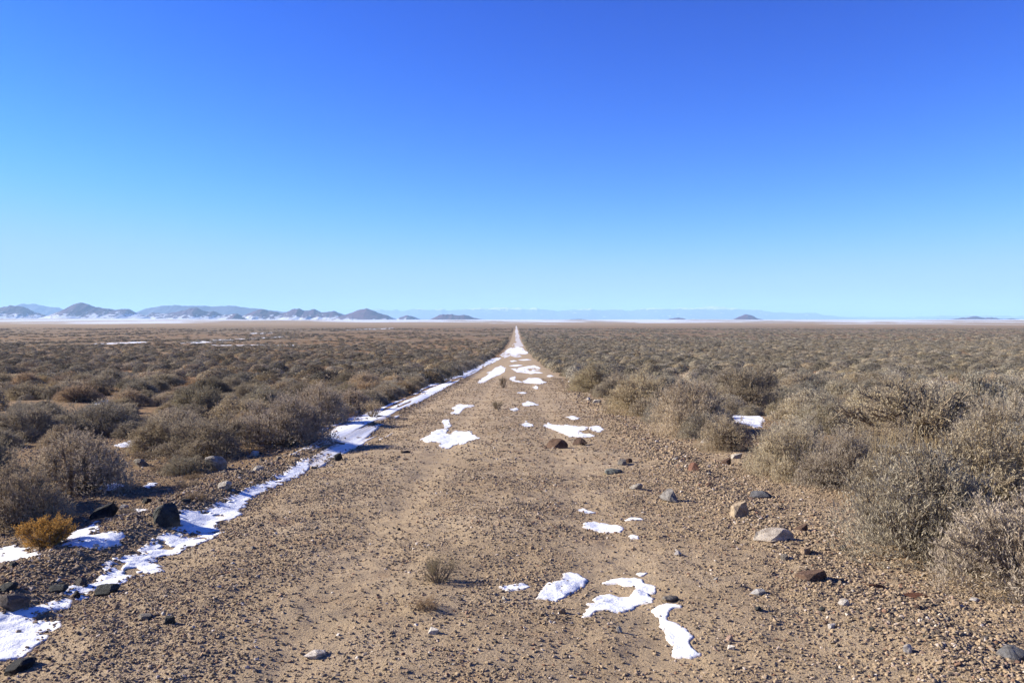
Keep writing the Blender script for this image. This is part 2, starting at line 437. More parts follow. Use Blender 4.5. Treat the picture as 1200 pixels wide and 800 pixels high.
snow([(708,685),(715,680),(728,679),(745,681),(752,684),(757,688),(766,692),(766,697),(752,695),(742,691),(726,687)], 'upper of the two wavy snow patches stacked on the road', .03, rag=.6)
snow([(686,724),(690,719),(695,714),(691,711),(700,709),(697,705),(706,699),(716,698),(728,701),(740,702),(748,697),(760,698),(767,704),(765,709),(748,710),(742,715),(735,718),(726,721),(714,718),(700,719),(693,725)], 'lower of the two wavy snow patches stacked on the road', .035, rag=.6)
snow([(766,719),(774,714),(785,712),(797,715),(800,717),(788,718),(781,722),(783,729),(794,735),(806,740),(813,747),(811,754),(814,761),(821,767),(812,773),(798,772),(788,768),(795,763),(792,757),(785,751),(787,742),(777,735),(773,725)], 'S shaped snow patch nearest the camera on the road', .035, rag=.6)
snow([(588,690),(600,688),(615,687),(622,689),(614,692),(596,692)], 'thin snow strip in the shadow of the small grey shrub', .02, rag=.4)
snow([(746,675),(752,672),(757,674),(752,677)], 'tiny snow fleck above the wavy road patches', .015, rag=.3)
snow([(857,488),(866,484),(880,485),(894,491),(892,500),(884,502),(872,496),(862,494)], 'shaded snow patch behind the small bush at the right verge', .035)
snow([(205,402),(240,398),(290,396.5),(332,394),(332,395),(292,398),(250,401),(215,403)], 'long thin snow streak across the distant plain on the left', .08)
snow([(105,403),(130,400.8),(170,400.5),(172,401.6),(136,403),(110,404)], 'short snow streak at far left of the long plain streak', .08)
snow([(245,404),(300,403.6),(345,404.3),(345,405.2),(290,405.2),(250,405)], 'snow streak on the plain nearer than the long one', .08)
snow([(290,390.5),(318,389.3),(322,390.6),(300,391.4)], 'short white streak far out on the left plain', .1)
snow([(390,387),(440,384.5),(462,384.2),(460,385),(420,387)], 'faint snow streak far out toward the road on the left plain', .1)
snow([(665,412.5),(672,411.5),(690,411.5),(690,413),(676,413.6)], 'snow patch among the brush just right of the far road', .06)
snow([(836,410),(842,408.6),(848,409.6),(842,411)], 'small snow spot among the far brush on the right', .06)
snow([(48,437),(56,433.5),(64,434.5),(62,438),(54,439)], 'small snow patch among the brush at far left', .05)

# ------------------------------------------------------------------ stones
def ico(sub):
    import bmesh
    bm = bmesh.new(); bmesh.ops.create_icosphere(bm, subdivisions=sub, radius=1.)
    V = np.array([v.co[:] for v in bm.verts]); Fa = np.array([[v.index for v in f.verts] for f in bm.faces]); bm.free()
    return V, Fa

def rock_mesh(name, seed, sub=4, cuts=20, noise=.07):
    rng = np.random.default_rng(seed); V, Fa = ico(sub)
    V = V.copy()
    for _ in range(cuts):
        n = rng.normal(size=3); n /= np.linalg.norm(n); d = rng.uniform(.38, .78)
        s = V @ n - d
        V = V - np.outer(np.maximum(s, 0)*.96, n)
    r = np.linalg.norm(V, axis=1, keepdims=True); U = V/np.maximum(r, 1e-6)
    q = fbm(U[:, 0]*2.5+U[:, 2]*1.7+seed, U[:, 1]*2.5-U[:, 2]*1.3, seed, 5)
    V = V*(1+noise*2*q[:, None])
    V /= np.abs(V).max(0)
    return mk_mesh(name, V, Fa, False)

ROCKS = [rock_mesh('rock', 100+i, 4 if i < 6 else 3) for i in range(10)]
HERO_R = []; MARK = []
srng = random.Random(4)
def rock(px, py, wpx, hpx, col, label, name='rock', depth=.8, rot=None, ground=None, size=None, tilt=.25, group='loose stones by the road', mesh=None, tip=None):
    if ground is None:
        x, y = px_ground(px, py)
        w = wpx*y/F/2; h = hpx*y/F/1.5
        y += w*.5
    else:
        x, y = ground; w, h = size
    rm = srng.choice(ROCKS)
    o = obj(name, rm if mesh is None else ROCKS[mesh], M['stone'])
    o.scale = (w, w*depth, h)
    z = float(height(x, y))
    o.location = (x, y, z + h*.28)
    o.rotation_euler = (srng.uniform(-tilt, tilt), srng.uniform(-tilt, tilt), srng.uniform(-.5, .5) if rot is None else rot)
    if tip: o.rotation_euler[0], o.rotation_euler[1] = tip
    o.color = (*col, 1)
    tag(o, label, 'rock', group)
    HERO_R.append((x, y, max(w, .03)))
    if ground is None: MARK.append((x, y, label))
    return o

DK = (.052, .055, .052); BLK = (.03, .03, .032); GR = (.20, .18, .155); PALE = (.42, .385, .33); WHT = (.56, .52, .47); BRN = (.14, .09, .065); RED = (.2, .105, .075); TAN = (.34, .25, .17)
rock(187,616,44,30,DK,'large dark grey boulder beside the snow strip in the ditch','boulder',.8,1.1,tilt=0.,mesh=5,tip=(.1,-.25))
rock(113,612,34,22,BLK,'black rock half sunk left of the large dark boulder','boulder')
rock(141,598,12,8,PALE,'small pale stone between the black rock and the dark boulder')
rock(251,552,34,19,(.33,.31,.28),'speckled grey white boulder in front of the brown bush on the left','boulder')
rock(297,535,12,10,WHT,'white upright stone between bush and speckled boulder',depth=.5)
rock(260,575,20,14,PALE,'pale stone on the bank below the speckled boulder')
rock(300,552,14,9,PALE,'pale small stone right of the speckled boulder')
rock(162,548,22,12,GR,'grey stone at the foot of the bush far left')
rock(6,722,46,26,(.12,.10,.09),'brown grey boulder at the left edge above the near snow','boulder')
rock(117,701,34,19,DK,'rounded dark rock touching the lower end of the ditch snow')
rock(83,707,12,10,BLK,'small black rock at the tip of the ditch snow')
rock(12,797,42,20,BLK,'black rock in the near left corner below the snow')
rock(60,700,26,14,DK,'dark rock on the bank above the near left snow')
rock(88,688,20,12,(.09,.08,.075),'dark brown rock on the bank uphill of the ditch snow')
rock(394,541,11,11,DK,'dark rounded stone at the near end of the longest snow band')
rock(475,532,13,4,BLK,'flat black stone near the left wheel track')
rock(392,491,10,9,TAN,'tan stone at the bank edge beside the longest snow band')
rock(655,526,32,13,BRN,'flat dark brown rock in the middle of the road',depth=.7,tilt=.1)
rock(680,522,19,10,(.10,.065,.05),'small brown rock touching the flat dark rock in the road')
rock(717,555,28,10,(.15,.16,.145),'flat grey green slab bedded in the road',tilt=.08)
rock(730,545,16,9,GR,'grey stone just behind the grey green slab')
rock(738,543,10,7,BRN,'brown chip just behind the grey green slab')
rock(745,574,20,9,PALE,'pale grey stone between slab and grey rock on the road')
rock(786,589,24,17,(.25,.235,.22),'grey angular rock on the right half of the road')
rock(815,553,16,12,RED,'reddish brown rock toward the right verge')
rock(831,519,18,9,WHT,'cream white stone at the foot of the small verge bush')
rock(868,606,22,22,(.40,.32,.23),'cream and brown upright rock casting a shadow on the right verge',depth=.9,tilt=.1)
rock(896,585,32,13,(.13,.13,.135),'dark grey flat rock behind the large pale rock')
rock(914,634,54,17,(.52,.46,.385),'large pale rock lying on the right verge','boulder',.7,.1,tilt=.12)
rock(942,623,20,8,BRN,'dark brown stone touching the back of the large pale rock')
rock(833,570,10,6,BRN,'small dark stone left of the dark grey flat rock')
rock(865,538,14,9,PALE,'pale stone in front of the verge bush')
rock(853,545,14,9,BRN,'brown stone in front of the verge bush')
rock(955,682,38,12,BRN,'flat brown rock on the gravel right of the road',tilt=.1)
rock(946,648,14,11,TAN,'tan stone just nearer than the large pale rock')
rock(922,655,12,11,GR,'grey pointed stone below the large pale rock')
rock(894,632,20,12,PALE,'pale stone cluster piece left of the large pale rock')
rock(892,699,22,10,(.36,.35,.34),'light grey stone on the road side of the right gravel')
rock(993,712,14,10,WHT,'whitish stone among the right gravel')
rock(978,738,9,9,WHT,'small white upright stone among the near right gravel')
rock(1068,770,14,13,WHT,'white stone in the near right gravel heap')
rock(1196,775,36,18,(.14,.14,.145),'dark grey rock at the right edge of the gravel')
rock(1125,713,11,9,TAN,'tan pebble in front of the right hand bushes')
rock(1147,706,14,5,WHT,'flat white stone in front of the bush at the right edge')
rock(1085,726,13,8,TAN,'tan stone left of the red brown stick')
rock(507,748,13,12,WHT,'white pebble alone on the near road')
rock(366,777,30,11,(.52,.47,.42),'flat white and pink stone on the near left of the road',tilt=.1)
rock(165,731,20,9,GR,'flat light grey stone among the near left gravel')
rock(192,737,14,12,DK,'dark green grey stone among the near left gravel')
rock(130,722,9,9,TAN,'tan pebble among the near left gravel')
rock(860,762,10,8,WHT,'white pebble right of the S shaped snow patch')
rock(858,752,10,8,(.4,.28,.22),'pinkish pebble right of the S shaped snow patch')
rock(795,654,9,6,WHT,'white chip on the right half of the road')
rock(623,646,8,6,TAN,'tan pebble left of the oval snow patch')
rock(660,720,11,8,TAN,'tan stone between slanting and wavy snow patches')
rock(727,745,9,9,PALE,'pale pebble left of the S shaped snow patch')
rock(785,708,26,10,GR,'grey flat stone between the wavy and S shaped snow patches')
rock(690,469,6,5,WHT,'white stone at the edge of the far right windrow')
rock(700,472,10,7,PALE,'pale stone in the windrow under the round verge bush')
rock(668,448,5,4,WHT,'tiny white stone at the far right road edge')
rock(1034,690,28,6,(.16,.07,.045),'thin reddish wood chip on the right gravel','wood_chip',.3,.1,tilt=.1)['category']='wood chip'
rock(1080,703,42,7,(.13,.06,.04),'long red brown rotten stick lying on the right gravel','wood_chip',.22,-.25,tilt=.08)['category']='stick'

# smaller loose stones: bank on the left, windrow on the right, some on the road
pal = [DK, BLK, GR, BRN, (.18,.14,.11), (.23,.18,.135), PALE, (.11,.10,.095), (.27,.2,.14), WHT]
PALW = ['dark grey', 'black', 'grey', 'brown', 'brown grey', 'light brown', 'pale', 'dull grey', 'tan', 'white']
zones = [
 ('the left gravel bank', 95, lambda r: (-3.25-abs(r.gauss(0, .38)), 4.6+r.random()**1.4*16), (.018, .065)),
 ('the loose gravel beside the left snow', 20, lambda r: (-2.2+r.gauss(0, .28), 4.2+r.random()*4), (.014, .03)),
 ('the windrow along the right road edge', 60, lambda r: (2.3+r.gauss(0, .28), 4.3+r.random()**1.5*30), (.015, .05)),
 ('the near right gravel', 34, lambda r: (2.6+r.gauss(0, .5), 4.1+r.random()*2.4), (.014, .032)),
 ('the road surface', 30, lambda r: (r.uniform(-1.8, 1.8), 4.2+r.random()**1.2*14), (.012, .026)),
]
for o in SNOW: MARK.append((o.location.x, o.location.y, o['label']))
def short_of(l):
    for cut in (' behind ', ' at ', ' beside ', ' on ', ' in ', ' left ', ' right ', ' of ', ' touching ', ' below ', ' above ', ' among ', ' along ', ' between ', ' lying ', ' bedded ', ' casting ', ' toward ', ' under ', ' crossing ', ' just ', ' near ', ' nearest ', ' following ', ' from ', ' to ', ' half ', ' covering ', ' where ', ' uphill ', ' alone '): l = l.split(cut)[0]
    return l.removesuffix(' just')
cnt = {}
for _, _, l in MARK: cnt[short_of(l)] = cnt.get(short_of(l), 0)+1
MARK = [(x, y, short_of(l)) for x, y, l in MARK if cnt[short_of(l)] == 1 and len(short_of(l).split()) > 1]
stone_used = set()
for nm, n, fn, (a, b) in zones:
    for k in range(n):
        x, y = fn(srng)
        s = a + (b-a)*srng.random()**2.2
        if any((x-q[0])**2+(y-q[1])**2 < (q[2]+s)**2 for q in HERO_R): continue
        ci = srng.randrange(len(pal))
        sz = 'tiny' if s < .02 else ('small' if s < .035 else 'fist sized')
        lab = None
        for mx_, my_, ml in sorted(MARK, key=lambda q: (q[0]-x)**2+(q[1]-y)**2)[:4]:
            dx, dy = x-mx_, y-my_; dd = math.hypot(dx, dy)
            rel = ('behind' if dy > 0 else 'in front of') if abs(dy) > abs(dx) else ('right of' if dx > 0 else 'left of')
            for far_ in (('just ' if dd < .35 else ('a step ' if dd < .9 else 'well ')),):
                l = f'{sz} {PALW[ci]} stone on {nm} {far_}{rel} the {ml}'
                if l not in stone_used and len(l.split()) <= 16: lab = l; break
            if lab: break
        lab = lab or f'{sz} {PALW[ci]} stone lost among others on {nm}'
        stone_used.add(lab)
        rock(0, 0, 0, 0, pal[ci], lab, 'stone', srng.uniform(.65, 1), ground=(x, y), size=(s, s*srng.uniform(.5, .85)), rot=srng.uniform(0, 6.28), group='stones on '+nm)

# ------------------------------------------------------------------ instanced stuff
def instancer(name, protos, pos, rot, scl, pid, label, cat):
    """One object of kind stuff: protos set on many points by geometry nodes."""
    col = bpy.data.collections.new(name+'_kinds')
    for i, (me, mat, colr) in enumerate(protos):
        if not me.materials:
            for m_ in (mat if isinstance(mat, (list, tuple)) else [mat]): me.materials.append(m_)
        o = bpy.data.objects.new(f'{name}_kind_{chr(97+i)}', me); o.color = (*colr, 1); col.objects.link(o)
    me = bpy.data.meshes.new(name); n = len(pos)
    me.vertices.add(n); me.vertices.foreach_set('co', np.asarray(pos, np.float32).ravel())
    for k, v, t in (('rot', rot, 'FLOAT_VECTOR'), ('scl', scl, 'FLOAT_VECTOR'), ('pid', pid, 'INT')):
        a = me.attributes.new(k, t, 'POINT')
        if t == 'INT': a.data.foreach_set('value', np.asarray(v, np.int32))
        else: a.data.foreach_set('vector', np.asarray(v, np.float32).ravel())
    ob = obj(name, me)
    ng = bpy.data.node_groups.new(name, 'GeometryNodeTree')
    ng.interface.new_socket('Geometry', in_out='INPUT', socket_type='NodeSocketGeometry')
    ng.interface.new_socket('Geometry', in_out='OUTPUT', socket_type='NodeSocketGeometry')
    N = ng.nodes; L = ng.links
    gi = N.new('NodeGroupInput'); go = N.new('NodeGroupOutput')
    ci = N.new('GeometryNodeCollectionInfo'); ci.inputs['Collection'].default_value = col
    ci.inputs['Separate Children'].default_value = True; ci.inputs['Reset Children'].default_value = True
    ip = N.new('GeometryNodeInstanceOnPoints'); ip.inputs['Pick Instance'].default_value = True
    def na(k, t):
        q = N.new('GeometryNodeInputNamedAttribute'); q.data_type = t; q.inputs['Name'].default_value = k
        return q.outputs['Attribute']
    er = N.new('FunctionNodeEulerToRotation'); L.new(na('rot', 'FLOAT_VECTOR'), er.inputs[0])
    L.new(gi.outputs[0], ip.inputs['Points']); L.new(ci.outputs[0], ip.inputs['Instance'])
    L.new(na('pid', 'INT'), ip.inputs['Instance Index']); L.new(er.outputs[0], ip.inputs['Rotation'])
    L.new(na('scl', 'FLOAT_VECTOR'), ip.inputs['Scale']); L.new(ip.outputs[0], go.inputs[0])
    md = ob.modifiers.new('instances', 'NODES'); md.node_group = ng
    tag(ob, label, cat, kind='stuff'); return ob

# gravel
rng = np.random.default_rng(11)
def gravel_points():
    P = []; S = []
    for (y0, y1, n, smin, smax, pw) in ((3.4, 6.5, 150000, .0030, .014, 5.5), (6.5, 11, 110000, .0042, .017, 4.8), (11, 22, 60000, .006, .025, 3.), (22, 50, 20000, .014, .036, 2.4)):
        y = y0+(y1-y0)*rng.random(n*2); w = np.minimum(.72*y+1.2, 6 if y1 < 12 else 9)
        x = (rng.random(n*2)*2-1)*w
        d = .5 + .7*sstep(-.02, .28, fbm(x*1.1, y*1.1, 81, 4)) + .5*sstep(.05, .3, fbm(x*3.3, y*3.3, 82, 3))
        d = d + .8*np.exp(-((x+3.3)/.5)**2) + np.where(y < 8, .45, 1.1)*np.exp(-((x-2.3)/.4)**2) + .4*np.exp(-((x+2.0)/.4)**2)*(y < 8)
        d = d + .3*sstep(1.6, 2.3, x)*(y < 7.5)
        d = d*(1-.65*np.exp(-((x+1.15)/.27)**2))*(1-.6*np.exp(-((x-.78)/.27)**2))
        k = rng.random(n*2)*1.7 < d
        for Pp, lo, hi in SNOWP:
            if lo[1] > y1 or hi[1] < y0: continue
            c = np.where((x > lo[0]) & (x < hi[0]) & (y > lo[1]) & (y < hi[1]))[0]
            if len(c): k[c] &= (sdf_poly(Pp, x[c], y[c]) < .015) | (rng.random(len(c)) < .02)
        x, y = x[k][:n], y[k][:n]
        s = smin + (smax-smin)*rng.random(len(x))**pw
        s = s*(1+.45*(np.exp(-((x+3.3)/.5)**2)+.9*np.exp(-((x-2.4)/.5)**2)))
        P.append(np.stack([x, y, height(x, y)], 1)); S.append(s)
    return np.concatenate(P), np.concatenate(S)
gp, gs = gravel_points()
gp[:, 2] += gs*.25
n = len(gp)
gk = [(rock_mesh('pebble', 300+i, 2 if i < 5 else 1, 9, .03), M['gravel'], (1, 1, 1)) for i in range(8)]
sc3 = gs[:, None]*np.stack([rng.uniform(.8, 1.3, n), rng.uniform(.7, 1.1, n), rng.uniform(.35, .68, n)], 1)
instancer('gravel', gk, gp, rng.uniform(0, 6.28, (n, 3))*[.12, .12, 1], sc3, rng.integers(0, 8, n), 'loose gravel and pebbles strewn over road and verges', 'gravel')

# ------------------------------------------------------------------ shrubs
def unit(v): return v/np.maximum(np.linalg.norm(v, axis=-1, keepdims=True), 1e-9)

def tubes(A, B, C_, ra, rb, seg, sides, tone):
    """Bezier tubes A-B-C, tapered; returns verts, faces, tone."""
    n = len(A); t = np.linspace(0, 1, seg+1)
    P = ((1-t)**2)[None, :, None]*A[:, None]+(2*t*(1-t))[None, :, None]*B[:, None]+(t**2)[None, :, None]*C_[:, None]
    d = unit(np.gradient(P, axis=1))
    up = np.where(np.abs(d[..., 2:3]) > .9, np.array([1., 0, 0]), np.array([0, 0, 1.]))
    u = unit(np.cross(d, up)); v = np.cross(d, u)
    r = ra[:, None]*(1-t)+rb[:, None]*t
    a = np.arange(sides)*2*np.pi/sides
    ring = P[:, :, None]+r[:, :, None, None]*(np.cos(a)[:, None]*u[:, :, None]+np.sin(a)[:, None]*v[:, :, None])
    V = ring.reshape(-1, 3)
    i = (np.arange(n)*(seg+1)*sides)[:, None, None]+(np.arange(seg)*sides)[None, :, None]+np.arange(sides)[None, None]
    j = (np.arange(n)*(seg+1)*sides)[:, None, None]+(np.arange(seg)*sides)[None, :, None]+((np.arange(sides)+1) % sides)[None, None]
    Fq = np.stack([i, j, j+sides, i+sides], -1).reshape(-1, 4)
    return V, Fq, np.full(len(V), tone)

def cat_parts(parts):
    V = []; Fs = []; T = []; o = 0
    for v, f, t in parts:
        V.append(v); Fs.append(f+o); T.append(t); o += len(v)
    return np.concatenate(V), np.concatenate(Fs), np.concatenate(T)

def blades(P, D, L, W, rg, tone):
    side = unit(np.cross(D, rg.normal(size=D.shape)))
    mid = P + D*L[:, None]*.5
    V = np.stack([P, mid+side*W[:, None]*.5, P+D*L[:, None], mid-side*W[:, None]*.5], 1).reshape(-1, 3)
    Fq = np.arange(len(P)*4).reshape(-1, 4)
    return V, Fq, np.repeat(tone, 4)

def shrub(seed, nc=8, ns=7, nt=11, nl=10, ll=.032, lw=.0065, R=.62, up=.75, fat=1., skirt=.16, twl=.15, dome=.98):
    """A unit-high shrub: woody branches and fine upright foliage. Returns (branches, foliage, tip points)."""
    rg = np.random.default_rng(seed)
    ang = np.arange(nc)*2.399+rg.uniform(0, 6.28)+rg.normal(0, .3, nc)
    rr = R*np.sqrt((np.arange(nc)+.6)/nc)*rg.uniform(.75, 1.0, nc)*.86
    top = (1-dome*(rr/R)**2)*rg.uniform(.76, 1.0, nc)
    tip = np.stack([np.cos(ang)*rr, np.sin(ang)*rr, np.maximum(top*.80, skirt)], 1)
    base = np.stack([np.cos(ang)*.22*rr*rg.random(nc), np.sin(ang)*.22*rr*rg.random(nc), np.full(nc, -.05)], 1)
    mid = base*.5+tip*.5; mid[:, :2] *= 1.12; mid[:, 2] *= .95
    mid += rg.normal(0, .05, mid.shape)
    parts = [tubes(base, mid, tip, rg.uniform(.016, .03, nc)*fat, np.full(nc, .007*fat), 6, 5, 0.)]
    k = np.repeat(np.arange(nc), ns); n2 = len(k)
    t = rg.uniform(.22, 1., n2)[:, None]
    A = (1-t)**2*base[k]+2*t*(1-t)*mid[k]+t**2*tip[k]
    off = unit(rg.normal(size=(n2, 3)))*rg.uniform(.08, .23, n2)[:, None]*[1.1, 1.1, .75]
    E = tip[k]+off; E[:, 2] = np.maximum(E[:, 2], .08+.1*rg.random(n2))
    lowm = t[:, 0] < .55
    E[lowm] = (A+off*1.3+np.array([0, 0, .05]))[lowm]
    E[:, 2] = np.maximum(E[:, 2], .07)
    Bm = .5*(A+E)+rg.normal(0, .03, A.shape)+[0, 0, -.02]
    parts.append(tubes(A, Bm, E, rg.uniform(.005, .009, n2)*fat, np.full(n2, .003*fat), 3, 4, .25))
    k2 = np.repeat(np.arange(n2), nt); n3 = len(k2)
    t = rg.uniform(.25, 1., n3)[:, None]
    S = (1-t)**2*A[k2]+2*t*(1-t)*Bm[k2]+t**2*E[k2]
    outw = S-np.array([0, 0, .25]); outw = unit(outw)
    D = unit(up*np.array([0, 0, 1.])+.5*outw+.42*rg.normal(size=(n3, 3)))
    Lt = rg.uniform(.6, 1.25, n3)*twl
    Et = S+D*Lt[:, None]
    parts.append(tubes(S, .5*(S+Et)+rg.normal(0, .006, S.shape), Et, np.full(n3, .0026*fat), np.full(n3, .0011*fat), 2, 3, .7))
    k3 = np.repeat(np.arange(n3), nl); n4 = len(k3)
    t = rg.uniform(.08, 1.05, n4)[:, None]
    Pl = S[k3]*(1-t)+Et[k3]*t
    Dl = unit(.9*D[k3]+.62*rg.normal(size=(n4, 3)))
    twt = np.clip(rg.normal(.5, .16, n3), 0, 1)[k3]
    tone = np.clip(twt+rg.normal(0, .17, n4), 0, 1)
    fol = blades(Pl, Dl, ll*rg.uniform(.6, 1.3, n4), lw*rg.uniform(.7, 1.3, n4), rg, tone)
    return cat_parts(parts), fol, Et[rg.permutation(n3)], tip

def dome_foliage(tip, seed, N, ll, lw, cr=(.20, .30), hz=1.16, deep=.3):
    """Fine upright blades that fill the skin of overlapping domes standing on the branch ends."""
    rg = np.random.default_rng(seed); nc = len(tip)
    c = tip*[1, 1, 0]; cr = rg.uniform(*cr, nc); ch = tip[:, 2]*hz
    k = rg.integers(0, nc, N*3); d = unit(rg.normal(size=(N*3, 3))); d[:, 2] = np.abs(d[:, 2])-.05
    q = np.where(rg.random(N*3) < deep, rg.uniform(.45, .85, N*3), rg.uniform(.80, 1.10, N*3))
    sc = np.stack([cr[k], cr[k], ch[k]], 1)
    P = c[k]+d*sc*q[:, None]
    # little sprays: pull the points toward spray centres so that gaps stay between them
    cell = .075; key = np.floor(P/cell+rg.normal(0, .0, 3)); ctr = (key+.5+.3*np.sin(key[:, [1, 2, 0]]*12.9+key*78.2))*cell
    P = P*.55+ctr*.45+rg.normal(0, .008, P.shape)
    ins = np.zeros(len(P), bool)
    for j in range(nc):
        w_ = (P-c[j])/np.array([cr[j], cr[j], ch[j]]); ins |= (w_**2).sum(1) < .20
    ok = np.where(~ins & (P[:, 2] > .0))[0][:N]; P, d, kk = P[ok], d[ok], k[ok]
    D = unit(.45*d+np.array([0, 0, .62])+.42*rg.normal(size=d.shape))
    kh = np.abs(np.sin(ctr[ok] @ np.array([127.1, 311.7, 74.7])))   # one tone to a spray
    tone = np.clip(.5+.34*(kh-.5)+.15*rg.normal(size=len(P))+.09*rg.normal(size=nc)[kk], 0, 1)
    n = len(P)
    return blades(P, D, ll*rg.uniform(.6, 1.35, n), lw*rg.uniform(.7, 1.3, n), rg, tone)

def two(seed, dome_n=0, dcr=(.20, .30), **kw):
    br, fo, tips, tp = shrub(seed, **kw)
    if dome_n:
        fo = cat_parts([fo, dome_foliage(tp, seed+7, dome_n, kw['ll']*1.15, kw['lw']*1.1, dcr)])
    return mk_mesh('branches', br[0], br[1], True, {'tone': br[2]}), mk_mesh('foliage', fo[0], fo[1], False, {'tone': fo[2]}), tips

def stalks_mesh(tips, seed, n=90, zmin=.55):
    rg = np.random.default_rng(seed); T = tips[tips[:, 2] > zmin][:n]; n = len(T)
    E = T+np.stack([rg.normal(0, .035, n), rg.normal(0, .035, n), rg.uniform(.07, .19, n)], 1)
    st = tubes(T-[0, 0, .08], .5*(T+E)+rg.normal(0, .01, T.shape), E, np.full(n, .0028), np.full(n, .0016), 3, 3, .5)
    k = np.repeat(np.arange(n), 22); t = rg.uniform(.35, 1, len(k))[:, None]
    P = T[k]*(1-t)+E[k]*t
    D = unit(rg.normal(size=P.shape)*.6+[0, 0, .9])
    bl = blades(P, D, rg.uniform(.008, .02, len(k)), np.full(len(k), .0055), rg, np.clip(rg.normal(.6, .2, len(k)), 0, 1))
    V, Fq, T_ = cat_parts([st, bl])
    return mk_mesh('flower_stalks', V, Fq, False, {'tone': T_})

HERO = [two(500+i, dome_n=19000, nc=17, ns=8, nt=10, nl=11, ll=.034, lw=.0066, R=(.6, .7, .62, .78, .66)[i], up=(.8, .6, .95, .7, .75)[i], twl=(.14, .12, .17, .13, .15)[i], skirt=(.16, .14, .2, .14, .16)[i]) for i in range(5)]
MID = [two(540+i, dome_n=15000, nc=15, ns=6, nt=7, nl=7, ll=.046, lw=.0105, R=(.6, .75, .66, .82, .7, .62)[i], up=(.8, .6, .9, .7, .5, 1.)[i], fat=1.4) for i in range(6)]
OPEN = two(590, dome_n=11000, nc=16, ns=8, nt=12, nl=12, ll=.03, lw=.0062, R=.72, up=.55, fat=1.8, skirt=.5, dome=.55)     # bare trunks below
def far_kind(seed, nc, ns, nt, nl, ll, lw):
    # a lumpy leafy shell: sprays of foliage facing outward on overlapping domes, with loose upright twigs
    rg = np.random.default_rng(seed)
    a = np.arange(nc)*2.399+rg.uniform(0, 6); r = .36*np.sqrt((np.arange(nc)+.3)/nc)
    cz = np.stack([r*np.cos(a), r*np.sin(a), np.zeros(nc)], 1); cr = rg.uniform(.34, .46, nc); ch = (1-.9*(r/.75)**2)*rg.uniform(.8, 1.02, nc)
    N = int(ns*nt*nc); k = rg.integers(0, nc, N*3)
    d = unit(rg.normal(size=(N*3, 3))); d[:, 2] = np.abs(d[:, 2])*1.0-.12
    P_ = cz[k]+d*np.stack([cr[k], cr[k], ch[k]], 1)*rg.uniform(.82, 1.08, len(k))[:, None]
    ins = np.zeros(len(k), bool)
    for j in range(nc):
        q = (P_-cz[j])/np.array([cr[j], cr[j], ch[j]]); ins |= ((q**2).sum(1) < .62)
    ok = np.where(~ins)[0][:N]
    P_, d = P_[ok], d[ok]; d[:, 2] *= .7; d = unit(d)
    nrm = unit(d+.30*rg.normal(size=d.shape))
    ax = unit(np.cross(nrm, rg.normal(size=d.shape)*.5+np.array([1., .3, 0]))); by = np.cross(nrm, ax)
    up_ = unit(by*np.sign(by[:, 2:3]+1e-9)+.25*ax)
    L = ll*rg.uniform(.7, 1.4, len(P_)); W = lw*rg.uniform(.7, 1.4, len(P_))
    mid = P_; V_ = np.stack([mid-up_*L[:, None]*.5, mid+ax*W[:, None]*.5, mid+up_*L[:, None]*.5, mid-ax*W[:, None]*.5], 1).reshape(-1, 3)
    V_[:, 2] = np.maximum(V_[:, 2], -.03)
    lump = np.clip(.5+.16*rg.normal(size=nc), .1, .9)[k[ok]]
    to = np.repeat(np.clip(lump+.16*rg.normal(size=len(P_)), 0, 1), 4)
    n5 = len(P_)//3; sel = rg.permutation(len(P_))[:n5]
    b2 = blades(P_[sel], unit(d[sel]*.6+np.array([0, 0, .9])+.3*rg.normal(size=(n5, 3))), np.full(n5, ll*1.2), np.full(n5, lw*.35), rg, np.clip(rg.normal(.6, .15, n5), 0, 1))
    V2, F2, T2 = cat_parts([(V_, np.arange(len(V_)).reshape(-1, 4), to), b2])
    return mk_mesh('brush', V2, F2, False, {'tone': T2})
FAR1 = [far_kind(620+i, 6, 17, 12, 7, .10, .038) for i in range(5)]
FAR2 = [far_kind(640+i, 6, 8, 7, 4, .16, .075) for i in range(4)]
FAR3 = [far_kind(660+i, 6, 4, 4, 3, .30, .18) for i in range(3)]
M['stalk'] = leaf_mat('dry_stalk')
STK = {i: stalks_mesh(HERO[i][2], 700+i, 75) for i in range(5)}

SAGE_R = (.41, .36, .282); SAGE_L = (.375, .318, .24); GOLD = (.46, .29, .11); DRYC = (.42, .33, .21)
PLACED = []          # x, y, r
NAMED = []
def bush(x, y, w, h, col, label, meshes, rotz, name='sagebrush', group='sagebrush shrubs', stalks=None, lean=0.):
    z = float(height(x, y, False))
    rt = bpy.data.objects.new(name, None); C.objects.link(rt); rt.empty_display_size = .2
    rt.location = (x, y, z-.02); rt.rotation_euler = (lean, 0, rotz)
    ext = meshes[3]
    rt.scale = (w/ext, w/ext, h/meshes[4])
    b = obj('branches', meshes[0], M['bark'], rt); f = obj('foliage', meshes[1], M['leaf'], rt)
    f.color = (*col, 1); b.color = (*col, 1)
    if stalks:
        s = obj('flower_stalks', stalks, M['stalk'], rt); s.color = (*DRYC, 1)
    tag(rt, label, 'shrub', group)
    PLACED.append((x, y, w/2)); return rt

def wide(me):
    a = np.empty(len(me.vertices)*3, np.float32); me.vertices.foreach_get('co', a); a = a.reshape(-1, 3)
    return float(np.percentile(a[:, 0], 99)-np.percentile(a[:, 0], 1)), float(np.percentile(a[:, 2], 99))
HERO = [(b, f, t, *wide(f)) for b, f, t in HERO]; MID = [(b, f, t, *wide(f)) for b, f, t in MID]; OPEN = (*OPEN, *wide(OPEN[1]))

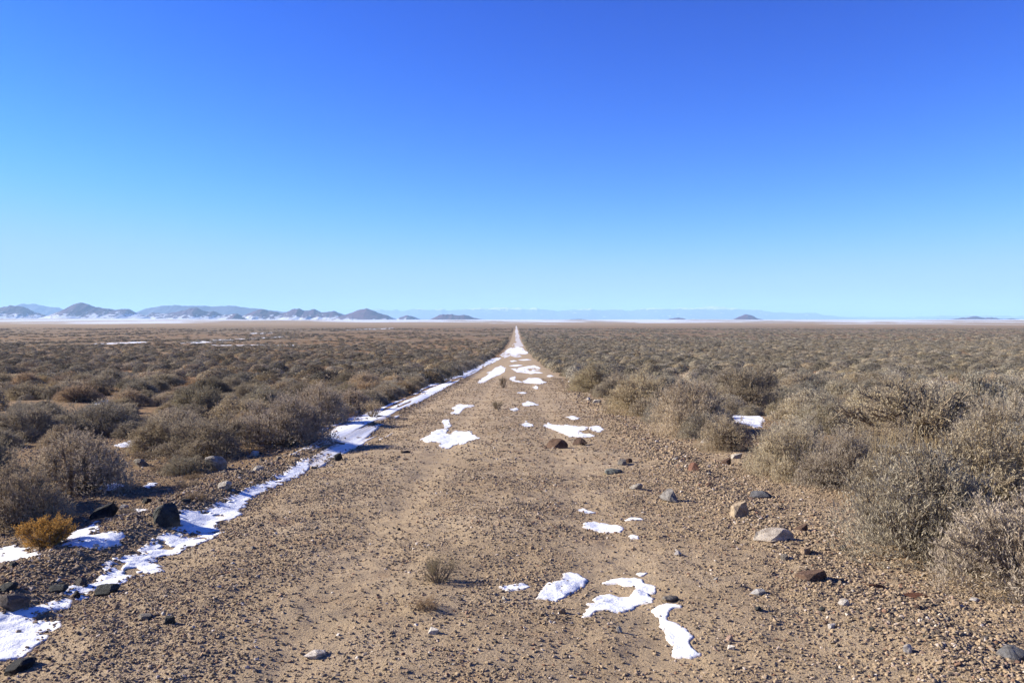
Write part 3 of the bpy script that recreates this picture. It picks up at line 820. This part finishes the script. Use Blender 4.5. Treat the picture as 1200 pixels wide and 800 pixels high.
def hb(px, py, wpx, hpx, kind, col, label, rot=0., stalks=None, name='sagebrush', group='sagebrush shrubs', back=.45):
    x, y = px_ground(px, py); w = wpx*y/F
    y2 = y+w*back; x2 = x*y2/y; w *= y2/y; h = hpx*y/F*.92
    NAMED.append((label, px, py, wpx, x2, y2))
    return bush(x2, y2, w, h, col, label, kind, rot, name, group, stalks)

def tint(c, k=1., r=1., b=1.): return (c[0]*k*r, c[1]*k, c[2]*k*b)
# right hand verge, nearest first
hb(1085,668,170,140,HERO[0],SAGE_R,'large sprawling grey sagebrush leaning out over the right verge',.3)
hb(1215,722,190,130,HERO[1],tint(SAGE_R,1.02,1.06),'grey brown sagebrush cut off by the right edge nearest the camera',1.2)
hb(1155,612,165,105,HERO[2],tint(SAGE_R,1.,1.03,1.0),'sagebrush topped with tan flower stalks behind the large sprawling one',2.2,STK[2])
hb(1062,600,110,92,HERO[4],tint(SAGE_R,1.03,1.02,1.02),'upright sagebrush with tan stalks left behind the large sprawling one',.9,STK[4])
hb(985,578,76,76,HERO[2],tint(SAGE_R,.95,1.06),'brownish upright sagebrush at the gravel edge right of the round one',4.)
hb(928,566,84,72,HERO[3],tint(SAGE_R,.92,1.,1.04),'round olive grey sagebrush standing forward on the right verge',1.7)
hb(851,530,62,44,HERO[1],tint(SAGE_R,.95,1.02),'small low sagebrush alone at the verge beside the cream stone',3.1)
hb(1075,528,165,88,OPEN,tint(SAGE_R,.82,1.,1.06),'dark spreading sagebrush with twisted trunks showing beneath',.2)
hb(1180,540,110,78,HERO[3],tint(SAGE_R,.9,1.,1.05),'grey sagebrush behind the tan stalks at the right edge',5.)
hb(968,510,66,48,HERO[4],tint(SAGE_R,1.,.98),'grey green dome sagebrush left of the dark spreading one',2.)
hb(806,512,82,68,HERO[2],tint(SAGE_R,1.02,1.03),'tall sagebrush at the road edge behind the small low one',5.3)
hb(752,487,78,52,HERO[4],tint(SAGE_R,.98,1.02,.95),'broad sagebrush overhanging the windrow of pale stones',1.1)
hb(696,460,50,36,HERO[0],tint(SAGE_R,.9,1.,.95),'round olive sagebrush on the far right windrow',4.2)
hb(874,480,90,56,HERO[3],tint(SAGE_R,.7,.98,1.05),'dark grey sagebrush behind the tall roadside one',.6)
# left
hb(88,582,104,72,HERO[2],tint(SAGE_L,.84,1.08),'big rounded brown bush on the left behind the dark rocks',.5)
hb(14,628,104,82,HERO[4],tint(SAGE_L,.76,1.02,1.06),'brown grey bush at the left edge behind the golden rabbitbrush',2.6)
hb(-35,600,110,90,HERO[0],tint(SAGE_L,.9),'grey bush cut off by the left edge',1.)
hb(243,541,112,50,HERO[3],tint(SAGE_L,1.,1.,.95),'wide low olive bush behind the speckled boulder',1.4)
hb(181,534,66,40,HERO[0],tint(SAGE_L,.98),'small olive bush left of the wide low one',3.3)
hb(328,527,104,66,HERO[2],tint(SAGE_L,1.05,1.06),'tall brown bush beside the near end of the snow band',4.4)
hb(372,500,62,52,HERO[1],tint(SAGE_L,1.05,1.04,1.1),'grey brown bush overhanging the longest snow band',5.1)
hb(110,514,96,46,HERO[1],tint(SAGE_L,.9,.95,1.05),'dark olive bush far left above the big rounded one',.1)
hb(25,519,80,44,HERO[3],tint(SAGE_L,.88,.98,1.05),'dark grey bush at the left edge above the big rounded one',2.9)
# other plants
rb = two(800, nc=16, ns=6, nt=10, nl=16, ll=.045, lw=.012, R=.55, up=1.7, skirt=.5, dome=.5, twl=.2); rb = (*rb, *wide(rb[1]))
hb(49,646,56,38,rb,GOLD,'low golden orange rabbitbrush beside the snow patch',.4,name='rabbitbrush',group='dry plants by the road')
gt = two(805, nc=14, ns=4, nt=6, nl=5, ll=.09, lw=.008, R=.5, up=1.7, skirt=.5, twl=.28); gt = (*gt, *wide(gt[1]))
hb(512,688,44,36,gt,(.24,.205,.13),'small grey green shrub alone on the bare road',.8,name='dry_shrublet',group='dry plants by the road')
hb(497,724,36,22,gt,(.34,.20,.10),'small rusty dry tuft on the near road',2.,name='dry_tuft',group='dry plants by the road')
hb(582,480,14,12,gt,(.19,.155,.10),'tiny dry tuft in the middle of the road',1.,name='dry_tuft',group='dry plants by the road')
hb(589,455,9,16,gt,(.2,.16,.11),'tiny upright dry stalks in the middle of the far road',2.5,name='dry_tuft',group='dry plants by the road')
hb(435,489,26,22,gt,(.42,.34,.22),'pale straw grass clump at the snow bank edge',2.5,name='grass_tuft',group='dry plants by the road')
for k, (px, py, w, h) in enumerate([(150,607,24,14),(215,575,30,14),(225,590,34,12),(190,555,30,12),(165,540,26,12),(225,565,24,12)]):
    hb(px, py, w, h, gt, (.25,.19,.125), ['low dry tuft on the bank left of the dark boulder', 'low dry tuft on the bank behind the dark boulder', 'broadest low dry tuft on the bank above the boulder snow', 'low dry tuft on the bank before the brown bush', 'low dry tuft on the bank before the small olive bush', 'low dry tuft on the bank below the speckled boulder'][k], k*1.3, name='dry_tuft', group='dry tufts on the left bank')

# scattered shrubs
def r_edge(y): return 2.75+.5*np.exp(-y/25)
def scatter(y0, y1, cell, seed, jit=.8):
    rg = np.random.default_rng(seed)
    w = y1*.82+12
    X, Y = np.meshgrid(np.arange(-w, w, cell), np.arange(y0, y1, cell))
    X = (X+rg.uniform(-.5, .5, X.shape)*cell*jit*1.2).ravel(); Y = (Y+rg.uniform(-.5, .5, Y.shape)*cell*jit*1.2).ravel()
    k = np.abs(X) < Y*.80+10
    X, Y = X[k], Y[k]
    u = rg.random(len(X))
    n1 = fbm(X*.16, Y*.12, 201, 3); n2 = fbm(X*.035, Y*.012, 205, 4)
    d = np.where(X > 0, .95+.5*n1, .80+.95*n1)
    lf = sstep(90, 420, Y); 
    d = np.where(X < 0, d*(1-.75*lf)+1.2*n2*lf, d*(1-.55*sstep(250, 800, Y))+.9*n2*sstep(150, 500, Y))
    d = d + .5*np.exp(-((np.abs(X)-5.0)/1.8)**2)
    k = u < d
    return X[k], Y[k], rg.random(k.sum()), n1[k], rg

cand = []
# first the line of shrubs along both verges, then the rest of the brush
hrng = random.Random(31)
for sgn, y0, y1 in ((1, 15.0, 42), (-1, 15.5, 42)):
    yv = y0
    while yv < y1:
        r = hrng.uniform(.42, .66); xv = sgn*((r_edge(yv) if sgn > 0 else 4.0)+r*.78+hrng.random()**2*.7)
        if not any((xv-p[0])**2+(yv-p[1])**2 < (.62*(r+p[2]))**2 for p in PLACED):
            PLACED.append((xv, yv, r)); cand.append((xv, yv, r, .5))
        yv += r*1.35
x, y, u, n1, rg = scatter(6, 42, .98, 1)
for a, b, q, nn in zip(x, y, u, n1):
    r = (.32+.46*q*q)*(1.08 if a < 0 else 1.12)*(1+.5*nn)
    if a > 0 and a-r*.75 < r_edge(b): continue
    if a > 0 and ((a-4.9)/1.5)**2+((b-15.2)/3.)**2 < 1: continue
    if a < 0 and -a-r*.75 < 4.05: continue
    if a < 0 and b < 10.5 and -a < 6.2: continue
    if b < 9.5 and abs(a) < .66*b+.2: continue
    if any((a-p[0])**2+(b-p[1])**2 < ((.78 if a > 0 else .78)*(r+p[2]))**2 for p in PLACED): continue
    # let the snow patches behind show
    PLACED.append((a, b, r)); cand.append((a, b, r, q))
def snow_clear(a, b, r):
    for o in SNOW:
        xs = [c[0] for c in o.bound_box]; ys = [c[1] for c in o.bound_box]
        if abs(max(xs)-min(xs)) > 3.5 or b > 80: continue
        cx, cy = o.location.x, o.location.y
        if abs(a-cx) < r*.85+.35 and -4.6 < b-cy < .6+r*.5: return False
    return True
cand = [c for c in cand if snow_clear(*c[:3])]
n_single = 300-len([o for o in C.objects if o.type == 'EMPTY'])
inview = lambda c: abs(c[0]/c[1]*F+HX-600) < 590+c[2]*.8/c[1]*F
seen = sorted([c for c in cand if inview(c)], key=lambda c: c[1]/c[2])
prng = random.Random(9)
single, rest = seen[:n_single], seen[n_single:]+[c for c in cand if not inview(c)]
ORD = 'first second third fourth fifth sixth seventh eighth ninth tenth eleventh twelfth thirteenth fourteenth fifteenth sixteenth seventeenth eighteenth nineteenth twentieth'.split()
EDGE = [6, 10, 13, 16, 19, 22, 25.5, 29, 33, 37, 43]
ROW = {}
for c in single:
    b_ = next(i for i in range(10) if c[1] < EDGE[i+1])
    ROW.setdefault((b_, c[0] > 0), []).append(c)
RANK = {}
for (b_, sd_), l in ROW.items():
    for i, c in enumerate(sorted(l, key=lambda c: abs(c[0]))): RANK[c] = (b_, i)
rest_pts = []
used = set(l for l, *_ in NAMED)
def name_single(a, b, r, qq, col_word, hw):
    wpx = 2*r/b*F
    side = 'right' if a > 0 else 'left'
    if wpx > 40:
        best = min(NAMED, key=lambda q: (q[4]-a)**2+(q[5]-b)**2)
        dx, dy = a-best[4], b-best[5]
        rel = ('behind' if dy > 0 else 'in front of') if abs(dy) > abs(dx) else ('right of' if dx > 0 else 'left of')
        short = best[0]
        for cut in (' behind ', ' at ', ' beside ', ' standing ', ' left ', ' on ', ' showing', ' nearest ', ' overhanging ', ' alone ', ' with ', ' leaning ', ' topped '): short = short.split(cut)[0]
        l = f'{hw} {col_word} sagebrush {rel} the {short}'
        if len(short.split()) > 2 and l not in used and len(l.split()) <= 16: used.add(l); return l
    bnd, rk = RANK[(a, b, r, qq)]
    return f'{hw} {col_word} sagebrush, {ORD[min(rk, 19)]} from the road in the {ORD[bnd]} row on the {side}'
for a, b, r, q in single:
    k = prng.uniform(.72, 1.08)
    c = SAGE_R if a > 0 else SAGE_L
    t = prng.random()
    if a < 0 and t < .15: c = tint(c, k, 1.12, .9); cw = 'rusty brown'
    elif a > 0 and t < .12: c = tint(c, k, 1.06, .94); cw = 'tan brown'
    elif k < .84: c = tint(c, k, .95, 1.06); cw = 'dark grey'
    else: c = tint(c, k, 1., 1.); cw = 'pale grey' if a > 0 else 'olive brown'
    h = r*prng.uniform(.85, 1.2)*(1. if a > 0 else .82)
    hw = 'tall' if h > .62 else ('low' if h < .42 else 'rounded')
    lab = name_single(a, b, r, q, cw, hw)
    ms = prng.choice(HERO) if b < 13 else prng.choice(MID)
    bush(a, b, 2*r, h, c, lab, ms, prng.uniform(0, 6.28), 'sagebrush', 'sagebrush shrubs')

P = []; S = []; K = []
def add_field(x, y, r, h, kid):
    P.append(np.stack([x, y, height(x, y, False)-.03], 1)); S.append(np.stack([r, r, h], 1)); K.append(kid)
frng = np.random.default_rng(77)
NB1, NB2, NB3 = len(FAR1), len(FAR2), len(FAR3)
cols_r = [tint(SAGE_R, .68, .98), tint(SAGE_R, .52, .97, 1.05), tint(SAGE_R, .76, 1.03, .94)]  # both sides: far leaf tones darkened, painting in the inner shade of nearer shrubs
cols_l = [tint(SAGE_L, .68, .97, 1.02), tint(SAGE_L, .52, .96, 1.08), tint(SAGE_L, .74, 1.06, .92)]
protos = []; KI = {}
for lv, fam in ((1, FAR1), (2, FAR2), (3, FAR3)):
    for side, cl in (('r', cols_r), ('l', cols_l)):
        KI[(lv, side)] = len(protos)
        for i, m_ in enumerate(fam):
            for j, c in enumerate(cl):
                key = f'brush_{side}_{j}'
                if key not in M: M[key] = leaf_mat(key, c, .12, (.55, 1.4))
                protos.append((m_.copy(), M[key], c))
def kinds(lv, x):
    fam = {1: NB1, 2: NB2, 3: NB3}[lv]*3
    return np.where(x > 0, KI[(lv, 'r')], KI[(lv, 'l')])+frng.integers(0, fam, len(x))
if rest:
    q = np.array(rest); x, y, r = q[:, 0], q[:, 1], q[:, 2]
    add_field(x, y, r/.75, r*frng.uniform(.75, 1.05, len(x)), kinds(1, x))
for y0, y1, cell, lv, rr in ((42, 140, 1.8, 1, (.42, 1.1)), (140, 420, 3.3, 2, (.7, 1.7)), (420, 1300, 7., 3, (1.3, 3.0))):
    x, y, u, n1, rg = scatter(y0, y1, cell, y0)
    r = (rr[0]+(rr[1]-rr[0])*u**1.4)
    edge = np.where(x > 0, r_edge(y), 3.6)
    k = np.abs(x)-.8*r > edge
    x, y, r = x[k], y[k], r[k]
    hh = np.minimum(r*frng.uniform(.8, 1.2, len(x))*np.where(x > 0, 1.08, .9), .5+.4*frng.random(len(x)))
    add_field(x, y, r/.75, hh, kinds(lv, x))
    # the denser line of shrubs along both verges
    st = cell*.55; yy_ = np.arange(y0, min(y1, 420), st); 
    if len(yy_):
        for sgn in (1, -1):
            yv = yy_+frng.uniform(-.4, .4, len(yy_))*st; q = frng.random(len(yv)); rv = (.5+.45*q)*(1 if lv == 1 else 1.25)
            xv = sgn*(np.where(sgn > 0, r_edge(yv), 3.7)+rv*.8+frng.random(len(yv))**2*1.6)
            kk_ = frng.random(len(yv)) < .8
            add_field(xv[kk_], yv[kk_], rv[kk_]/.75, rv[kk_]*frng.uniform(.85, 1.15, kk_.sum()), kinds(lv, xv[kk_]))
P = np.concatenate(P); S = np.concatenate(S); K = np.concatenate(K)
rot = np.stack([np.zeros(len(P)), np.zeros(len(P)), frng.uniform(0, 6.28, len(P))], 1)
print('field shrubs', len(P), 'singles', len(single))
instancer('sagebrush_field', protos, P, rot, S, K, 'endless far sagebrush covering the plain on both sides of the road', 'sagebrush')

# dry grass and litter between the shrubs
def tuft(seed, n, l, w, sp):
    rg = np.random.default_rng(seed)
    P_ = np.stack([rg.normal(0, sp, n), rg.normal(0, sp, n), np.zeros(n)], 1)
    D = unit(np.stack([rg.normal(0, .55, n), rg.normal(0, .55, n), np.ones(n)], 1))
    v = blades(P_, D, l*rg.uniform(.5, 1.2, n), np.full(n, w), rg, np.clip(rg.normal(.55, .2, n), 0, 1))
    return mk_mesh('tuft', v[0], v[1], False, {'tone': v[2]})
tk = []
GRASS = [leaf_mat('rust_grass', (.29, .19, .10)), leaf_mat('straw_litter', (.28, .22, .15)), leaf_mat('rust_plain_grass', (.28, .172, .088))]
for i in range(3):
    tk.append((tuft(900+i, 90, .11, .006, .05), GRASS[0], (1, 1, 1)))
    tk.append((tuft(910+i, 90, .09, .006, .06), GRASS[1], (1, 1, 1)))
    tk.append((tuft(920+i, 70, .5, .06, .5), GRASS[2], (1, 1, 1)))
TP = []; TS = []; TKK = []
for (y0, y1, n, s0, s1, big) in ((5, 16, 5200, .5, 1.3, 0), (16, 45, 7000, .8, 2.2, 0), (45, 160, 9000, .7, 1.6, 1), (160, 500, 7000, 1.2, 3.0, 1)):
    y = np.sqrt(frng.uniform(y0*y0, y1*y1, n)); x = frng.uniform(-1, 1, n)*(.75*y+5)
    nn = fbm(x*.06, y*.05, 301, 3)+.5*fbm(x*.4, y*.3, 302, 2)
    k = (nn > np.where(x > 0, .16, np.where((x > -6.5) & (y < 20), -.12, .06))) & (np.where(x > 0, x-3.3, -x-3.9) > .35*big)
    k &= ~((x > 0) & (y < 9) & (x < 4.2))
    x, y = x[k], y[k]
    s = frng.uniform(s0, s1, len(x))*(.35 if big else 1)
    TP.append(np.stack([x, y, height(x, y)-.01], 1)); TS.append(np.stack([s*1.3, s*1.3, s*(.6 if big else .9)], 1))
    base = frng.integers(0, 3, len(x))
    TKK.append(base*3+2 if big else base*3+np.where((frng.random(len(x)) < .55), 0, 1))
TP = np.concatenate(TP); TS = np.concatenate(TS); TKK = np.concatenate(TKK)
instancer('dry_grass', tk, TP, np.stack([np.zeros(len(TP)), np.zeros(len(TP)), frng.uniform(0, 6.28, len(TP))], 1), TS, TKK, 'rust and straw coloured dry grass between the shrubs', 'grass')

# ------------------------------------------------------------------ hills
def hill(name, prof, dist, mat, label, depth=None, seed=0, rough=.32, foot=375.5, nu=None, asym=0.):
    prof = np.array(prof, float)
    nu = nu or int(np.clip((prof[-1, 0]-prof[0, 0])*1.6, 40, 420)); nv = 90
    u = np.linspace(prof[0, 0], prof[-1, 0], nu)
    yt = np.interp(u, prof[:, 0], prof[:, 1])
    k = 5
    yt = np.convolve(np.pad(yt, 2, mode='edge'), [.05, .2, .5, .2, .05], 'valid') if nu > 60 else yt
    yt = yt + (.9 if dist < 20000 else 2.1)*fbm(u*(.16 if dist < 20000 else .11), u*0+seed, seed+40, 6)*np.clip((foot-yt)/6, 0, 1)
    ztop = (HY-yt)/F*dist + CAM_H
    zfoot = (HY-foot)/F*dist + CAM_H - 6
    hgt = np.maximum(ztop-zfoot, 0)
    dep = depth or hgt.max()*3.2
    v = np.linspace(-1, 1, nv)
    U, Vv = np.meshgrid(u, v)
    Xw = (U-HX)/F*dist
    warp = .35*fbm(Xw/dep*1.2, Vv*0+seed, seed, 3)
    d = np.clip(1-np.abs(Vv-warp*.6), 0, 1)
    shape = d**1.25
    rid = 1-2*np.abs(fbm(Xw/dep*3.2+seed, Vv*1.6, seed+3, 4))
    rid2 = fbm(Xw/dep*7, Vv*4, seed+9, 3)
    mod = 1+rough*(1-d)*2.*(rid-.75)+rough*.6*rid2*(1-d*.4)
    shape = shape*np.clip(mod, .2, 1.6)
    hh = hgt[None, :]*shape
    Z = zfoot-25*(1-d)+hh
    Yw = dist+Vv*dep
    V = np.stack([Xw*(Yw/dist)**.0, Yw, Z], -1).reshape(-1, 3)
    i = np.arange(nv-1)[:, None]*nu+np.arange(nu-1)[None, :]
    Fq = np.stack([i, i+1, i+nu+1, i+nu], -1).reshape(-1, 4)
    rel = np.clip(hh/max(hgt.max(), 1), 0, 1.2)
    o = obj(name, mk_mesh(name, V, Fq, True, {'hrel': rel.ravel()}), mat)
    return tag(o, label, 'hills' if name != 'mountain_range' else 'mountains', kind='structure')

h_near = hill_mat('hill_brush', (.085, .046, .08), (.035, .024, .048), (.0, .8), (2., 3.), .47, .0055)
h_bare = hill_mat('hill_bare', (.09, .045, .07), (.05, .03, .05), (-.1, .5), (2., 3.), .42, .004)
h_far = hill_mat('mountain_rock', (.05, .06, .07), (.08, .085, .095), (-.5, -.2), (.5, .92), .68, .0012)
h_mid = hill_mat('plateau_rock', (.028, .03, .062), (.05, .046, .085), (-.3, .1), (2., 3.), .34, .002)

D1 = 9500
hill('hill', [(-120,370),(-80,362),(-40,366),(-15,361),(8,357.6),(22,360),(32,363),(45,367),(58,372),(66,376)], D1*1.03, h_near, 'purple brown hill at the far left end', seed=1)
hill('hill', [(-20,372),(10,360),(28,356.5),(45,356.2),(55,358),(68,361.5),(85,368),(95,374)], D1*1.9, h_mid, 'far blue hill behind the left hills', seed=2)
hill('hill', [(46,376),(60,369),(72,364),(84,358),(95,354.6),(104,356.5),(113,360),(122,361.3),(132,363),(143,361.2),(150,363.5),(158,366.5),(170,370),(185,376)], D1*.98, h_near, 'tallest brown hill with a shaded right face', seed=3, rough=.22)
hill('hill', [(140,376),(158,366),(170,362),(182,359.8),(190,358),(210,357.6),(235,357.8),(252,358.6),(268,357.9),(282,359),(292,360.6),(310,362.5),(335,366),(360,370),(400,376)], D1*1.55, h_mid, 'long flat topped blue ridge', depth=900, seed=4, rough=.12)
hill('hill', [(150,376),(165,370),(180,366),(196,367),(210,364.5),(222,361),(232,360.8),(240,364),(252,366),(262,369),(270,368),(277,367),(284,370),(292,367),(302,362.5),(310,362),(320,365.5),(328,367),(338,364),(350,361),(358,363.5),(368,362.8),(380,365.5),(392,364.2),(400,366.5),(410,371),(425,376)], D1*1.0, h_near, 'chain of low brown hills before the flat ridge', seed=5, rough=.3)
hill('hill', [(258,376),(268,371.5),(276,368),(282,370),(290,374),(296,376.5)], D1*.94, h_bare, 'small dark hill in front of the chain', seed=15)
hill('hill', [(380,376),(395,371),(405,367.5),(415,364.5),(423,362.2),(430,361.4),(437,363),(443,366),(449,368.4),(454,368.8),(460,372),(470,376)], D1*.97, h_bare, 'dark rounded hill at the end of the left chain', seed=6, rough=.22)
hill('hill', [(460,376),(470,371.5),(478,369),(484,370.5),(492,374),(500,376)], D1*1.05, h_near, 'small low hill right of the dark rounded hill', seed=7)
hill('hill', [(495,377),(508,372.5),(516,368.8),(524,367.8),(533,369),(540,369),(544,368.2),(549,370),(556,372.5),(570,374.5),(585,377)], D1*1.02, h_bare, 'low double topped hill left of the road end', seed=8)
hill('hill', [(640,377),(668,374.3),(680,373.7),(692,374.5),(705,377)], D1*1.05, h_bare, 'faint dark rise on the snowy flat right of the road end', seed=9)
hill('hill', [(772,377),(784,373.5),(794,372),(801,373),(808,376)], D1*1.0, h_bare, 'tiny dark mound on the snowy flat', seed=10)
hill('hill', [(848,377),(858,374),(865,371),(871,368.4),(875,368),(880,369.8),(886,372.4),(894,374.5),(902,377)], D1*1.0, h_bare, 'small dark cone standing alone on the snowy flat', seed=11, rough=.1)
hill('hill', [(1070,377),(1088,374.5),(1098,374),(1106,374.6),(1120,373),(1130,371.6),(1142,370.4),(1152,372),(1163,371.6),(1170,373.6),(1185,373.2),(1198,374.5),(1240,374),(1290,377)], D1*1.08, h_bare, 'low reddish hills at the right edge', seed=12)
hill('mountain_range', [(380,374),(420,365),(440,362.8),(470,363.6),(500,362.4),(530,362.6),(560,361),(585,360.4),(600,361.2),(625,361),(645,363.2),(660,363),(690,361.4),(715,362.6),(735,363.6),(752,361.6),(768,360.2),(785,361.2),(800,360.6),(815,360),(830,358.6),(842,358.2),(852,359.8),(860,360),(875,361.4),(890,363.6),(910,365.4),(925,365.2),(950,366.6),(970,369.6),(985,372),(1010,374)], 32000, h_far, 'faint blue snow topped mountain range on the horizon', depth=2600, seed=20, rough=.2, foot=374)
hill('mountain_range', [(-400,371),(-200,370),(0,369),(300,369),(700,370.5),(900,371),(960,370.8),(1000,371.8),(1020,371),(1040,372),(1075,370.6),(1105,369.6),(1130,370),(1170,369.4),(1200,370.2),(1260,369),(1400,370),(1600,371)], 34600, h_far, 'lowest pale blue ridge behind everything on the right', depth=2000, seed=24, rough=.2, foot=375)

# ------------------------------------------------------------------ air
def haze():
    x0, x1, y0, y1, z0, z1 = -37000, 37000, -3500, 37000, -14, 600
    V = [(x0,y0,z0),(x1,y0,z0),(x1,y1,z0),(x0,y1,z0),(x0,y0,z1),(x1,y0,z1),(x1,y1,z1),(x0,y1,z1)]
    Fq = [(0,3,2,1),(4,5,6,7),(0,1,5,4),(1,2,6,5),(2,3,7,6),(3,0,4,7)]
    m = bpy.data.materials.new('haze_air'); m.use_nodes = True; t = m.node_tree; t.nodes.clear()
    o = t.nodes.new('ShaderNodeOutputMaterial'); v = t.nodes.new('ShaderNodeVolumePrincipled')
    v.inputs['Color'].default_value = (.42, .68, 1., 1); v.inputs['Density'].default_value = HAZE
    t.links.new(v.outputs[0], o.inputs['Volume'])
    ob = obj('haze', mk_mesh('haze', V, np.array(Fq)), m)
    tag(ob, 'thin pale blue air that fades the far mountains', 'haze', kind='stuff')
HAZE = 4.5e-5
haze()

# ------------------------------------------------------------------ light, sky, camera
EXPOSURE = 1.3
SUN_EL, SUN_AZ = 25.0, -80.0       # azimuth clockwise from the road's direction
sd = bpy.data.lights.new('sun', 'SUN'); sd.energy = 5.0; sd.angle = R_(.53); sd.color = (1., .915, .77)
so = bpy.data.objects.new('sun', sd); C.objects.link(so)
from mathutils import Vector, Euler
az = R_(SUN_AZ); el = R_(SUN_EL)
tosun = Vector((math.sin(az)*math.cos(el), math.cos(az)*math.cos(el), math.sin(el)))
so.rotation_euler = tosun.to_track_quat('Z', 'Y').to_euler()
so.location = (0, 0, 50)

w = bpy.data.worlds.new('World'); scene.world = w; w.use_nodes = True
t = w.node_tree; t.nodes.clear()
o = t.nodes.new('ShaderNodeOutputWorld'); bg = t.nodes.new('ShaderNodeBackground'); sk = t.nodes.new('ShaderNodeTexSky')
sk.sky_type = 'NISHITA'; sk.sun_disc = False; sk.sun_elevation = el; sk.sun_rotation = az % (2*math.pi)
sk.altitude = 2300; sk.air_density = 1.0; sk.dust_density = 0.0; sk.ozone_density = 3.0
# the deep, contrasty blue of dry high desert air: the sky texture through a per-channel gain and a gamma
hs = t.nodes.new('ShaderNodeHueSaturation'); hs.inputs['Saturation'].default_value = 1.15
def vmul(a, c):
    n = t.nodes.new('ShaderNodeMix'); n.data_type = 'RGBA'; n.blend_type = 'MULTIPLY'; n.inputs[0].default_value = 1
    t.links.new(a, n.inputs[6]); n.inputs[7].default_value = (*c, 1); return n.outputs[2]
STR = .12; g0 = .12*1.464
gm = t.nodes.new('ShaderNodeGamma'); gm.inputs['Gamma'].default_value = 1.75
t.links.new(sk.outputs[0], hs.inputs['Color'])
t.links.new(vmul(hs.outputs[0], (g0, g0, g0)), gm.inputs['Color'])
kk = 1/(STR*2**EXPOSURE)
sep = t.nodes.new('ShaderNodeSeparateColor'); cmb = t.nodes.new('ShaderNodeCombineColor')
t.links.new(vmul(gm.outputs[0], (1.36, 1.33, 2.2)), sep.inputs[0])
def mth(op, a, b):
    n = t.nodes.new('ShaderNodeMath'); n.operation = op
    for i, q in enumerate((a, b)):
        if isinstance(q, (int, float)): n.inputs[i].default_value = q
        else: t.links.new(q, n.inputs[i])
    return n.outputs[0]
for i, lim in enumerate((.435, .72, 1.2)):      # the sky near the horizon levels off
    q = mth('POWER', mth('ADD', mth('POWER', mth('DIVIDE', sep.outputs[i], lim), 3.), 1.), 1/3)
    t.links.new(mth('DIVIDE', sep.outputs[i], q), cmb.inputs[i])
t.links.new(vmul(cmb.outputs[0], (kk, kk, kk)), bg.inputs['Color'])
bg.inputs['Strength'].default_value = STR
t.links.new(bg.outputs[0], o.inputs[0])

cd = bpy.data.cameras.new('camera'); co = bpy.data.objects.new('camera', cd); C.objects.link(co)
cd.sensor_width = 36.0; cd.lens = 36.0*F/1200.0; cd.clip_start = .05; cd.clip_end = 90000
co.location = (0, 0, CAM_H)
pitch = math.atan((400-HY)/F); yaw = math.atan((HX-600)/F)
co.rotation_euler = (math.pi/2-pitch, 0, yaw)
scene.camera = co

vs = scene.view_settings
vs.view_transform = 'Standard'; vs.look = 'None'; vs.exposure = EXPOSURE; vs.gamma = 1.; vs.use_curve_mapping = False
cy = scene.cycles
cy.use_denoising = True; cy.max_bounces = 5; cy.diffuse_bounces = 3; cy.volume_bounces = 1; cy.transparent_max_bounces = 4
cy.use_adaptive_sampling = True
